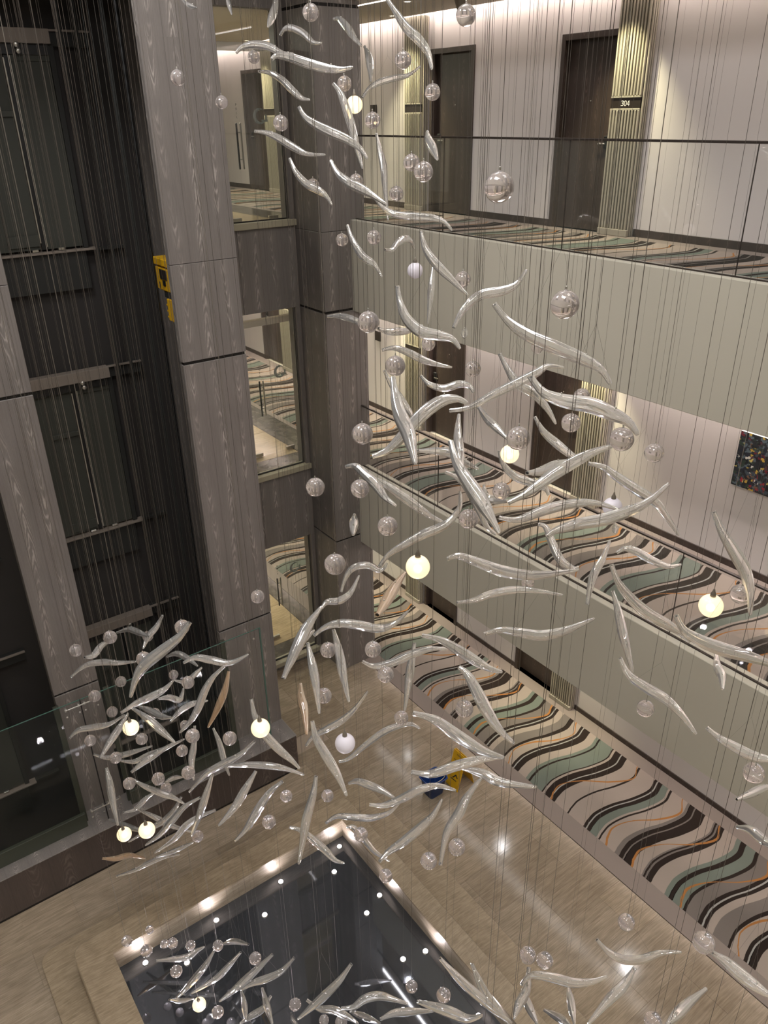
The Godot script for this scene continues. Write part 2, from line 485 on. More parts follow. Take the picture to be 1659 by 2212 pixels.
	["sagging clear glass leaf, rising right, first from top below the middle carpet edge", false, 0.0360, 3.009, 6.745, -2.601, 3.062, 6.776, -2.582, 3.169, 6.806, -2.524, 3.292, 6.826, -2.448, 3.422, 6.866, -2.380, 3.535, 6.918, -2.331, 3.649, 7.002, -2.301],
	["S-curved clear glass leaf, falling right, below the middle carpet edge", false, 0.0360, 4.349, 5.863, -3.862, 4.371, 5.853, -3.800, 4.336, 5.766, -3.687, 4.307, 5.676, -3.559, 4.333, 5.642, -3.445, 4.358, 5.667, -3.415],
	["arched clear glass leaf, upright, first from top before the lower balcony front", false, 0.0360, 3.811, 6.858, -2.095, 3.817, 6.761, -2.029, 3.842, 6.653, -1.944, 3.860, 6.556, -1.870, 3.851, 6.449, -1.809, 3.814, 6.331, -1.762],
	["sagging clear glass leaf, level, first from top before the lower balcony front", false, 0.0360, 2.747, 6.435, -3.152, 2.811, 6.452, -3.116, 2.904, 6.409, -3.022, 2.997, 6.366, -2.929, 3.116, 6.340, -2.826, 3.245, 6.344, -2.736, 3.384, 6.365, -2.649],
	["arched clear glass leaf, level, before the lower balcony front", false, 0.0360, 3.937, 4.991, -4.372, 4.064, 5.006, -4.289, 4.203, 5.054, -4.220, 4.381, 5.085, -4.111, 4.547, 5.073, -3.984, 4.720, 5.036, -3.836],
	["sagging clear glass leaf, level, second from top before the lower balcony front", false, 0.0360, 3.083, 5.731, -3.135, 3.172, 5.755, -3.086, 3.273, 5.740, -3.004, 3.383, 5.719, -2.911, 3.505, 5.736, -2.834, 3.610, 5.773, -2.781, 3.717, 5.816, -2.731],
	["arched clear glass leaf, upright, second from top before the lower balcony front", false, 0.0360, 4.593, 5.182, -3.467, 4.672, 5.295, -3.515, 4.752, 5.395, -3.551, 4.864, 5.493, -3.567, 4.975, 5.615, -3.602],
	["S-curved clear glass leaf, level, before the lower balcony front", false, 0.0360, 4.984, 5.522, -3.524, 5.045, 5.559, -3.488, 5.107, 5.540, -3.412, 5.173, 5.484, -3.302, 5.257, 5.445, -3.188, 5.337, 5.467, -3.124],
	["sagging clear glass leaf, falling right, first from top before the lower balcony front", false, 0.0360, 3.557, 6.391, -2.541, 3.559, 6.297, -2.480, 3.593, 6.203, -2.396, 3.652, 6.120, -2.301, 3.729, 6.059, -2.208, 3.778, 6.012, -2.143, 3.815, 5.958, -2.083],
	["sagging clear glass leaf, falling right, second from top before the lower balcony front", false, 0.0360, 3.208, 6.533, -1.855, 3.218, 6.464, -1.804, 3.274, 6.413, -1.732, 3.351, 6.372, -1.651, 3.440, 6.340, -1.567, 3.527, 6.304, -1.482, 3.573, 6.278, -1.432],
	["nearly straight clear glass leaf, upright, first from top above the ground carpet", false, 0.0360, 4.972, 5.094, -2.483, 4.832, 5.099, -2.384, 4.729, 5.111, -2.284, 4.590, 5.124, -2.189],
	["nearly straight clear glass leaf, upright, before the lower balcony front", false, 0.0360, 4.298, 5.658, -3.029, 4.292, 5.536, -2.957, 4.274, 5.393, -2.880, 4.261, 5.250, -2.799, 4.249, 5.107, -2.718],
	["sagging clear glass leaf, falling right, above the ground carpet", false, 0.0360, 3.782, 5.576, -2.534, 3.797, 5.473, -2.458, 3.866, 5.394, -2.359, 3.958, 5.315, -2.244, 4.019, 5.210, -2.134, 4.056, 5.106, -2.042],
	["sagging clear glass leaf, falling right, before the ground corridor wall", false, 0.0360, 4.191, 5.085, -2.046, 4.216, 5.043, -1.956, 4.254, 5.014, -1.863, 4.300, 4.989, -1.762, 4.355, 4.988, -1.674, 4.401, 4.999, -1.612],
	["nearly straight clear glass leaf, falling right, first from top above the ground carpet", false, 0.0360, 2.738, 5.731, -3.383, 2.829, 5.703, -3.300, 2.904, 5.644, -3.209, 2.977, 5.578, -3.115, 3.042, 5.525, -3.035, 3.110, 5.500, -2.971],
	["nearly straight clear glass leaf, falling right, second from top above the ground carpet", false, 0.0360, 2.458, 6.027, -2.693, 2.472, 6.003, -2.634, 2.464, 5.937, -2.531, 2.453, 5.878, -2.445, 2.453, 5.817, -2.337, 2.472, 5.779, -2.237],
	["nearly straight clear glass leaf, falling right, first from top near the blue bucket", false, 0.0360, 2.236, 5.698, -2.842, 2.332, 5.659, -2.748, 2.417, 5.570, -2.632, 2.505, 5.494, -2.520, 2.604, 5.450, -2.422],
	["sagging clear glass leaf, level, first from top near the blue bucket", false, 0.0360, 2.517, 4.747, -3.217, 2.623, 4.731, -3.130, 2.784, 4.778, -3.044, 2.943, 4.819, -2.955, 3.079, 4.831, -2.864],
	["sagging clear glass leaf, level, second from top near the blue bucket", false, 0.0364, 2.902, 4.641, -3.097, 2.974, 4.648, -2.979, 3.043, 4.632, -2.835, 3.180, 4.671, -2.632],
	["arched clear glass leaf, falling right, first from top along the middle glass railing", false, 0.0360, 2.826, 6.610, -4.387, 2.861, 6.630, -4.317, 2.873, 6.595, -4.198, 2.878, 6.554, -4.073, 2.870, 6.510, -3.969, 2.882, 6.483, -3.858],
	["nearly straight clear glass leaf, falling right, second from top along the middle glass railing", false, 0.0365, 3.146, 6.379, -4.554, 3.221, 6.334, -4.472, 3.295, 6.257, -4.370, 3.370, 6.179, -4.268, 3.444, 6.102, -4.165, 3.550, 6.029, -4.044],
	["sagging clear glass leaf, rising right, second from top below the middle carpet edge", false, 0.0355, 2.937, 5.836, -4.147, 3.014, 5.914, -4.140, 3.143, 5.986, -4.093, 3.267, 6.048, -4.041, 3.376, 6.088, -3.989, 3.469, 6.140, -3.954, 3.556, 6.234, -3.950, 3.589, 6.339, -3.992],
	["S-curved clear glass leaf, rising right, before the narrow wood pillar", false, 0.0360, 3.580, 4.543, -5.742, 3.661, 4.678, -5.768, 3.753, 4.762, -5.755, 3.875, 4.782, -5.679, 3.963, 4.730, -5.583, 4.043, 4.800, -5.569],
	["sagging clear glass leaf, rising right, before the narrow wood pillar", false, 0.0360, 3.109, 4.747, -5.348, 3.184, 4.777, -5.366, 3.309, 4.756, -5.343, 3.443, 4.788, -5.352, 3.598, 4.888, -5.426],
	["nearly straight clear glass leaf, rising right, before the narrow wood pillar", false, 0.0360, 1.666, 5.895, -3.369, 1.759, 5.954, -3.429, 1.867, 6.020, -3.492, 1.969, 6.077, -3.541, 2.081, 6.128, -3.579],
	["arched clear glass leaf, rising right, before the narrow wood pillar", false, 0.0360, 2.936, 4.119, -5.659, 3.140, 4.105, -5.805, 3.334, 4.079, -5.909],
	["S-curved clear glass leaf, level, before the narrow wood pillar", false, 0.0360, 2.422, 5.333, -4.310, 2.513, 5.390, -4.281, 2.618, 5.415, -4.220, 2.730, 5.397, -4.129, 2.839, 5.374, -4.035, 2.946, 5.404, -3.977, 3.061, 5.493, -3.950],
	["nearly straight amber glass leaf, rising right, before the narrow wood pillar", true, 0.0360, 2.189, 6.266, -3.124, 2.300, 6.264, -3.198, 2.445, 6.269, -3.297, 2.606, 6.275, -3.394],
	["nearly straight clear glass leaf, upright, second from top above the floor behind the pool", false, 0.0360, 2.405, 5.230, -4.386, 2.370, 5.130, -4.281, 2.330, 5.023, -4.169, 2.254, 4.861, -4.008],
	["nearly straight clear glass leaf, upright, first from top above the floor behind the pool", false, 0.0360, 2.588, 5.330, -4.291, 2.558, 5.210, -4.177, 2.513, 5.078, -4.062, 2.467, 4.924, -3.919],
	["nearly straight amber glass leaf, upright, above the floor behind the pool", true, 0.0360, 2.304, 4.885, -4.365, 2.245, 4.854, -4.258, 2.197, 4.825, -4.134, 2.101, 4.783, -3.946],
	["sagging clear glass leaf, level, above the ground carpet", false, 0.0355, 2.872, 4.864, -4.328, 2.939, 4.828, -4.257, 3.061, 4.849, -4.182, 3.216, 4.910, -4.108, 3.354, 4.948, -4.033, 3.469, 4.946, -3.949],
	["nearly straight clear glass leaf, upright, second from top above the ground carpet", false, 0.0365, 3.381, 4.857, -4.275, 3.298, 4.735, -4.213, 3.212, 4.603, -4.145, 3.091, 4.414, -4.043],
	["S-curved clear glass leaf, level, topping the lift shaft cluster", false, 0.0360, 1.868, 4.415, -5.791, 1.969, 4.458, -5.745, 2.079, 4.437, -5.652, 2.211, 4.409, -5.540, 2.372, 4.477, -5.466],
	["sagging clear glass leaf, falling right, second from top amid the shaft cluster", false, 0.0360, 2.072, 4.543, -4.821, 2.057, 4.426, -4.758, 2.075, 4.297, -4.664, 2.140, 4.167, -4.535, 2.199, 4.084, -4.441, 2.237, 4.018, -4.372],
	["sagging clear glass leaf, rising right, above the floor behind the pool", false, 0.0360, 2.851, 3.142, -5.389, 2.935, 3.227, -5.381, 3.074, 3.296, -5.325, 3.212, 3.365, -5.268, 3.364, 3.477, -5.229, 3.516, 3.632, -5.217],
	["arched clear glass leaf, rising right, near the blue bucket", false, 0.0360, 3.077, 2.995, -5.134, 3.170, 3.022, -5.084, 3.352, 3.148, -5.031, 3.530, 3.259, -4.973, 3.677, 3.314, -4.902, 3.784, 3.326, -4.832, 3.842, 3.282, -4.763],
	["nearly straight clear glass leaf, falling right, second from top near the blue bucket", false, 0.0360, 2.075, 5.036, -3.799, 2.057, 4.940, -3.726, 2.073, 4.837, -3.617, 2.090, 4.735, -3.508, 2.090, 4.625, -3.406],
	["arched clear glass leaf, falling right, first from top above the far pool corner", false, 0.0360, 2.846, 3.291, -4.585, 2.893, 3.345, -4.520, 2.946, 3.368, -4.392, 2.998, 3.383, -4.242, 3.034, 3.383, -4.100],
	["arched clear glass leaf, level, above the far pool corner", false, 0.0360, 2.623, 3.742, -3.920, 2.717, 3.734, -3.849, 2.847, 3.779, -3.782, 2.996, 3.846, -3.718, 3.132, 3.873, -3.637, 3.242, 3.836, -3.534],
	["S-curved clear glass leaf, level, above the far pool corner", false, 0.0360, 2.791, 2.434, -4.987, 2.902, 2.496, -4.947, 3.029, 2.487, -4.850, 3.181, 2.477, -4.733, 3.337, 2.517, -4.647, 3.454, 2.601, -4.615],
	["sagging clear glass leaf, rising right, above the far pool corner", false, 0.0360, 2.346, 3.779, -3.391, 2.419, 3.842, -3.378, 2.539, 3.915, -3.337, 2.676, 4.009, -3.298, 2.780, 4.094, -3.275, 2.867, 4.200, -3.279],
	["arched clear glass leaf, rising right, above the far pool corner", false, 0.0356, 2.473, 4.209, -2.829, 2.571, 4.404, -2.881, 2.672, 4.519, -2.880, 2.761, 4.633, -2.888, 2.875, 4.747, -2.877],
	["arched clear glass leaf, falling right, second from top above the far pool corner", false, 0.0360, 3.324, 1.583, -5.451, 3.389, 1.582, -5.403, 3.451, 1.452, -5.277, 3.512, 1.322, -5.151, 3.616, 1.231, -5.020],
	["nearly straight clear glass leaf, upright, above the far pool corner", false, 0.0360, 2.137, 4.374, -3.914, 2.078, 4.246, -3.877, 1.989, 4.086, -3.841, 1.918, 3.937, -3.798, 1.840, 3.772, -3.751],
	["arched clear glass leaf, falling right, third from top above the far pool corner", false, 0.0360, 2.326, 2.809, -4.868, 2.405, 2.780, -4.793, 2.476, 2.698, -4.690, 2.544, 2.603, -4.582, 2.591, 2.521, -4.496, 2.656, 2.493, -4.432],
	["nearly straight clear glass leaf, rising right, second from top low in the shaft cluster", false, 0.0360, 2.092, 3.927, -4.420, 1.975, 3.841, -4.450, 1.846, 3.703, -4.456, 1.747, 3.587, -4.455, 1.629, 3.484, -4.475],
	["nearly straight clear glass leaf, rising right, first from top low in the shaft cluster", false, 0.0360, 1.962, 3.940, -4.644, 1.837, 3.852, -4.605, 1.704, 3.758, -4.563, 1.534, 3.674, -4.541],
	["arched clear glass leaf, level, lower in the shaft cluster", false, 0.0360, 2.141, 2.969, -5.792, 2.274, 2.981, -5.703, 2.466, 2.970, -5.559, 2.612, 2.939, -5.434, 2.755, 2.879, -5.293],
	["nearly straight clear glass leaf, rising right, second from top lower in the shaft cluster", false, 0.0360, 2.287, 3.549, -5.360, 2.129, 3.431, -5.400, 1.970, 3.353, -5.465, 1.824, 3.275, -5.521, 1.643, 3.123, -5.557],
	["nearly straight clear glass leaf, upright, lower in the shaft cluster", false, 0.0360, 2.416, 2.583, -6.814, 2.417, 2.456, -6.682, 2.394, 2.309, -6.548, 2.384, 2.177, -6.419],
	["sagging amber glass leaf, upright, high in the shaft cluster", true, 0.0360, 2.316, 4.062, -5.856, 2.228, 3.920, -5.791, 2.111, 3.781, -5.745, 1.973, 3.637, -5.708],
	["nearly straight clear glass leaf, upright, second from top low in the shaft cluster", false, 0.0360, 1.798, 3.498, -5.266, 1.699, 3.332, -5.233, 1.605, 3.179, -5.205, 1.481, 2.988, -5.175],
	["S-curved clear glass leaf, rising right, amid the shaft cluster", false, 0.0360, 0.984, 2.846, -7.337, 1.084, 2.921, -7.312, 1.232, 2.949, -7.223, 1.380, 2.977, -7.134, 1.547, 3.067, -7.070],
	["nearly straight clear glass leaf, rising right, amid the shaft cluster", false, 0.0360, 1.026, 3.515, -6.074, 1.151, 3.584, -6.145, 1.274, 3.647, -6.206, 1.405, 3.722, -6.277],
	["nearly straight clear glass leaf, falling right, amid the shaft cluster", false, 0.0360, 1.348, 4.138, -5.806, 1.414, 4.117, -5.607, 1.463, 4.084, -5.416, 1.506, 4.059, -5.249],
	["sagging clear glass leaf, falling right, first from top amid the shaft cluster", false, 0.0360, 1.609, 3.406, -6.708, 1.665, 3.448, -6.530, 1.720, 3.486, -6.316, 1.780, 3.547, -6.156],
	["sagging clear glass leaf, rising right, third from top high in the shaft cluster", false, 0.0360, 1.263, 4.060, -5.908, 1.403, 4.108, -5.891, 1.531, 4.135, -5.863, 1.664, 4.173, -5.842, 1.765, 4.230, -5.845],
	["arched clear glass leaf, rising right, amid the shaft cluster", false, 0.0360, 1.895, 3.087, -6.639, 2.028, 3.124, -6.686, 2.185, 3.136, -6.708, 2.361, 3.098, -6.696],
	["nearly straight clear glass leaf, rising right, high in the shaft cluster", false, 0.0360, 2.144, 4.412, -5.518, 2.035, 4.327, -5.543, 1.938, 4.214, -5.543, 1.846, 4.076, -5.522, 1.749, 3.964, -5.521, 1.647, 3.878, -5.542],
	["arched clear glass leaf, upright, lower in the shaft cluster", false, 0.0360, 2.008, 3.287, -6.201, 1.928, 3.144, -6.084, 1.853, 3.036, -6.005, 1.806, 2.908, -5.881],
	["sagging clear glass leaf, level, lower in the shaft cluster", false, 0.0343, 1.208, 2.361, -7.483, 1.314, 2.327, -7.385, 1.467, 2.349, -7.289, 1.628, 2.394, -7.201, 1.781, 2.440, -7.120],
	["sagging clear glass leaf, rising right, lower in the shaft cluster", false, 0.0360, 1.372, 2.617, -6.914, 1.487, 2.607, -6.825, 1.631, 2.666, -6.758, 1.788, 2.724, -6.682, 1.999, 2.820, -6.590],
	["nearly straight clear glass leaf, rising right, first from top lower in the shaft cluster", false, 0.0360, 1.312, 3.011, -6.259, 1.439, 3.047, -6.277, 1.596, 3.076, -6.285, 1.789, 3.110, -6.290],
	["nearly straight clear glass leaf, upright, first from top low in the shaft cluster", false, 0.0360, 1.078, 3.284, -6.174, 1.059, 3.191, -6.076, 1.026, 3.069, -5.953, 0.992, 2.910, -5.783],
	["nearly straight clear glass leaf, falling right, low in the shaft cluster", false, 0.0360, 1.414, 2.439, -6.772, 1.507, 2.361, -6.656, 1.638, 2.289, -6.517, 1.723, 2.249, -6.431, 1.801, 2.186, -6.335],
	["sagging clear glass leaf, rising right, low in the shaft cluster", false, 0.0325, 1.277, 1.884, -6.921, 1.419, 1.842, -6.932, 1.554, 1.856, -6.987, 1.701, 1.855, -7.024],
	["arched clear glass leaf, rising right, low in the shaft cluster", false, 0.0288, 1.710, 2.210, -6.726, 1.881, 2.083, -6.868, 2.012, 1.950, -6.947],
	["sagging clear glass leaf, rising right, ending the shaft cluster", false, 0.0357, 1.869, 1.982, -6.646, 1.774, 1.864, -6.640, 1.652, 1.754, -6.659, 1.512, 1.676, -6.711, 1.235, 1.530, -6.819],
	["nearly straight clear glass leaf, falling right, second from top ending the shaft cluster", false, 0.0325, 1.166, 1.561, -7.238, 1.253, 1.602, -7.042, 1.338, 1.645, -6.849, 1.414, 1.690, -6.689],
	["nearly straight clear glass leaf, falling right, first from top ending the shaft cluster", false, 0.0327, 1.452, 1.732, -7.018, 1.576, 1.656, -6.881, 1.721, 1.556, -6.713, 1.892, 1.488, -6.548],
	["nearly straight clear glass leaf, rising right, first from top ending the shaft cluster", false, 0.0360, 1.869, 2.547, -5.974, 1.710, 2.462, -6.035, 1.563, 2.332, -6.060, 1.417, 2.203, -6.085, 1.268, 2.110, -6.133],
	["arched clear glass leaf, rising right, ending the shaft cluster", false, 0.0360, 1.965, 2.428, -5.830, 1.814, 2.372, -5.904, 1.668, 2.286, -5.955, 1.522, 2.157, -5.980, 1.325, 2.036, -6.046],
	["arched amber glass leaf, level, ending the shaft cluster", true, 0.0343, 0.941, 1.402, -6.894, 1.072, 1.332, -6.866, 1.224, 1.289, -6.849, 1.374, 1.174, -6.800],
	["nearly straight clear glass leaf, rising right, third from top ending the shaft cluster", false, 0.0306, 1.028, 1.104, -6.825, 1.198, 1.158, -6.736, 1.368, 1.235, -6.662, 1.534, 1.297, -6.581, 1.687, 1.319, -6.485],
	["nearly straight clear glass leaf, rising right, second from top ending the shaft cluster", false, 0.0270, 1.437, 1.426, -6.523, 1.655, 1.362, -6.530, 1.889, 1.320, -6.549],
	["sagging clear glass leaf, rising right, above the pool's far left", false, 0.0352, 1.038, 0.918, -5.712, 1.185, 0.876, -5.658, 1.335, 0.841, -5.607, 1.443, 0.861, -5.598, 1.528, 0.868, -5.584],
	["arched clear glass leaf, level, above the pool's far left", false, 0.0307, 1.883, 1.033, -5.213, 1.818, 0.858, -5.454, 1.737, 0.644, -5.650],
	["nearly straight clear glass leaf, rising right, first from top above the pool's near left", false, 0.0360, 1.507, 1.288, -5.194, 1.385, 1.147, -5.194, 1.220, 0.992, -5.216, 1.053, 0.852, -5.248],
	["sagging clear glass leaf, rising right, first from top above the pool's near left", false, 0.0337, 1.729, 1.241, -5.047, 1.585, 1.114, -5.071, 1.446, 1.001, -5.101, 1.202, 0.869, -5.194],
	["nearly straight clear glass leaf, rising right, second from top above the pool's near left", false, 0.0360, 1.781, 2.008, -4.345, 1.611, 1.876, -4.384, 1.443, 1.750, -4.426, 1.265, 1.630, -4.479],
	["sagging clear glass leaf, rising right, second from top above the pool's near left", false, 0.0360, 2.016, 1.692, -4.391, 1.883, 1.580, -4.416, 1.742, 1.515, -4.478, 1.620, 1.477, -4.541, 1.511, 1.419, -4.584],
	["nearly straight clear glass leaf, upright, first from top above the pool's near left", false, 0.0309, 1.605, 0.983, -4.846, 1.568, 1.029, -4.712, 1.521, 1.081, -4.576, 1.477, 1.128, -4.465],
	["nearly straight clear glass leaf, upright, second from top above the pool's near left", false, 0.0349, 1.787, 0.989, -4.735, 1.748, 1.008, -4.594, 1.717, 1.028, -4.469, 1.685, 1.055, -4.327],
	["sagging clear glass leaf, rising right, third from top above the pool's near left", false, 0.0352, 1.846, 0.870, -4.682, 1.721, 0.877, -4.615, 1.573, 0.930, -4.591, 1.444, 0.973, -4.565],
	["nearly straight clear glass leaf, rising right, at the pool's bottom edge", false, 0.0360, 2.130, 2.554, -3.531, 2.013, 2.433, -3.540, 1.871, 2.318, -3.570, 1.746, 2.226, -3.602, 1.636, 2.146, -3.631],
	["S-curved clear glass leaf, falling right, at the pool's bottom edge", false, 0.0360, 1.949, 1.522, -4.068, 2.005, 1.506, -3.940, 2.091, 1.545, -3.829, 2.162, 1.551, -3.702, 2.208, 1.539, -3.593],
	["arched clear glass leaf, level, first from top at the pool's bottom edge", false, 0.0360, 1.945, 2.267, -3.425, 2.037, 2.261, -3.376, 2.134, 2.301, -3.354, 2.243, 2.305, -3.303, 2.337, 2.262, -3.233, 2.434, 2.205, -3.154],
	["arched clear glass leaf, level, second from top at the pool's bottom edge", false, 0.0360, 2.375, 1.587, -3.484, 2.517, 1.567, -3.461, 2.690, 1.493, -3.404, 2.893, 1.399, -3.330],
	["sagging clear glass leaf, level, at the pool's bottom edge", false, 0.0360, 2.080, 3.355, -2.580, 2.124, 3.394, -2.483, 2.180, 3.446, -2.349, 2.226, 3.491, -2.230, 2.282, 3.580, -2.151],
	["nearly straight clear glass leaf, falling right, first from top at the pool's bottom edge", false, 0.0360, 2.473, 3.204, -2.805, 2.513, 3.124, -2.726, 2.572, 3.022, -2.620, 2.644, 2.921, -2.504, 2.708, 2.834, -2.403, 2.776, 2.761, -2.309],
	["sagging clear glass leaf, falling right, first from top at the pool's bottom edge", false, 0.0360, 2.871, 2.700, -2.864, 2.868, 2.617, -2.778, 2.871, 2.523, -2.675, 2.907, 2.424, -2.534, 2.931, 2.375, -2.458],
	["sagging clear glass leaf, level, above the beige floor lower right", false, 0.0360, 3.716, 2.916, -2.311, 3.759, 2.831, -2.227, 3.837, 2.768, -2.131, 3.961, 2.766, -2.040, 4.100, 2.810, -1.967, 4.241, 2.815, -1.869],
	["S-curved clear glass leaf, level, above the beige floor lower right", false, 0.0360, 2.914, 3.016, -2.369, 2.993, 3.079, -2.352, 3.117, 3.063, -2.252, 3.235, 3.025, -2.143, 3.354, 3.030, -2.061, 3.455, 3.064, -2.009],
	["nearly straight clear glass leaf, rising right, first from top above the beige floor lower right", false, 0.0360, 3.359, 3.564, -1.762, 3.223, 3.532, -1.740, 3.068, 3.521, -1.738, 2.841, 3.499, -1.724],
	["sagging clear glass leaf, upright, above the beige floor lower right", false, 0.0360, 3.085, 2.957, -2.454, 2.956, 2.951, -2.349, 2.808, 2.964, -2.291, 2.714, 2.972, -2.241],
	["nearly straight clear glass leaf, falling right, second from top above the beige floor lower right", false, 0.0360, 3.376, 2.048, -2.728, 3.284, 2.111, -2.567, 3.194, 2.194, -2.391],
	["nearly straight clear glass leaf, upright, above the beige floor lower right", false, 0.0360, 3.703, 2.058, -2.499, 3.584, 2.115, -2.364, 3.440, 2.191, -2.210],
	["arched clear glass leaf, falling right, above the beige floor lower right", false, 0.0360, 3.488, 1.867, -2.551, 3.451, 2.052, -2.355, 3.406, 2.180, -2.213],
	["nearly straight clear glass leaf, rising right, second from top above the beige floor lower right", false, 0.0360, 3.757, 3.367, -1.432, 3.515, 3.447, -1.425, 3.338, 3.505, -1.410, 3.222, 3.545, -1.399],
	["nearly straight clear glass leaf, falling right, first from top above the beige floor lower right", false, 0.0360, 3.212, 4.486, -1.251, 3.219, 4.500, -1.163, 3.212, 4.506, -1.054, 3.211, 4.521, -0.954, 3.213, 4.544, -0.862],
	["arched clear glass leaf, falling right, before the ground corridor wall", false, 0.0360, 4.265, 4.370, -1.713, 4.238, 4.452, -1.610, 4.171, 4.509, -1.490, 4.114, 4.573, -1.382],
	["arched clear glass leaf, rising right, before the ground corridor wall", false, 0.0360, 5.051, 3.800, -2.093, 5.232, 3.756, -2.079, 5.448, 3.706, -2.063, 5.678, 3.619, -2.023],
	["nearly straight clear glass leaf, falling right, second from top at the pool's bottom edge", false, 0.0349, 2.450, 0.749, -4.127, 2.485, 0.880, -3.948, 2.525, 1.061, -3.705],
	["sagging clear glass leaf, falling right, second from top at the pool's bottom edge", false, 0.0281, 1.972, 0.682, -4.512, 1.923, 0.805, -4.364, 1.886, 1.003, -4.140],
	["sagging clear glass leaf, level, above the pool's near left", false, 0.0240, 0.971, 1.073, -5.134, 1.091, 0.853, -5.199, 1.235, 0.644, -5.278],
	["sagging clear glass leaf, rising right, topping the lift shaft cluster", false, 0.0360, 1.241, 4.102, -6.883, 1.341, 4.055, -6.931, 1.456, 4.056, -7.039, 1.593, 4.027, -7.119],
	["arched clear glass leaf, level, first from top topping the lift shaft cluster", false, 0.0360, 1.768, 3.760, -7.610, 1.858, 3.876, -7.411, 1.913, 3.915, -7.209, 1.949, 3.942, -7.064],
	["nearly straight clear glass leaf, rising right, topping the lift shaft cluster", false, 0.0360, 2.225, 3.937, -7.359, 2.105, 3.888, -7.257, 1.982, 3.859, -7.183, 1.870, 3.809, -7.071],
	["arched clear glass leaf, level, second from top topping the lift shaft cluster", false, 0.0360, 1.185, 3.444, -7.567, 1.336, 3.549, -7.524, 1.500, 3.584, -7.428, 1.650, 3.574, -7.314, 1.821, 3.586, -7.198],
	["arched clear glass leaf, rising right, topping the lift shaft cluster", false, 0.0360, 1.346, 6.128, -3.927, 1.271, 6.051, -3.933, 1.162, 5.976, -3.964, 1.053, 5.901, -3.996, 0.982, 5.824, -3.999, 0.923, 5.722, -3.978],
	["arched clear glass leaf, falling right, topping the lift shaft cluster", false, 0.0360, 2.143, 3.513, -7.177, 2.211, 3.607, -7.041, 2.260, 3.638, -6.848, 2.288, 3.647, -6.643],
	["sagging clear glass leaf, rising right, second from top high in the shaft cluster", false, 0.0360, 1.845, 3.339, -6.769, 1.972, 3.274, -6.801, 2.090, 3.170, -6.817, 2.194, 3.198, -6.943],
	["sagging clear glass leaf, rising right, first from top high in the shaft cluster", false, 0.0325, 2.542, 3.122, -7.253, 2.436, 3.119, -7.194, 2.289, 3.124, -7.120, 2.145, 3.230, -7.101],
	["nearly straight clear glass leaf, upright, first from top below the middle carpet edge", false, 0.0360, 3.045, 6.046, -4.630, 2.921, 6.080, -4.457, 2.770, 6.129, -4.238],
	["nearly straight clear glass leaf, upright, low on the upper balcony front", false, 0.0360, 5.097, 7.025, -5.675, 4.912, 7.042, -5.473, 4.745, 7.061, -5.296],
	["nearly straight clear glass leaf, upright, second from top below the middle carpet edge", false, 0.0328, 6.267, 4.973, -4.505, 6.086, 5.041, -4.366, 5.887, 5.117, -4.213],
]
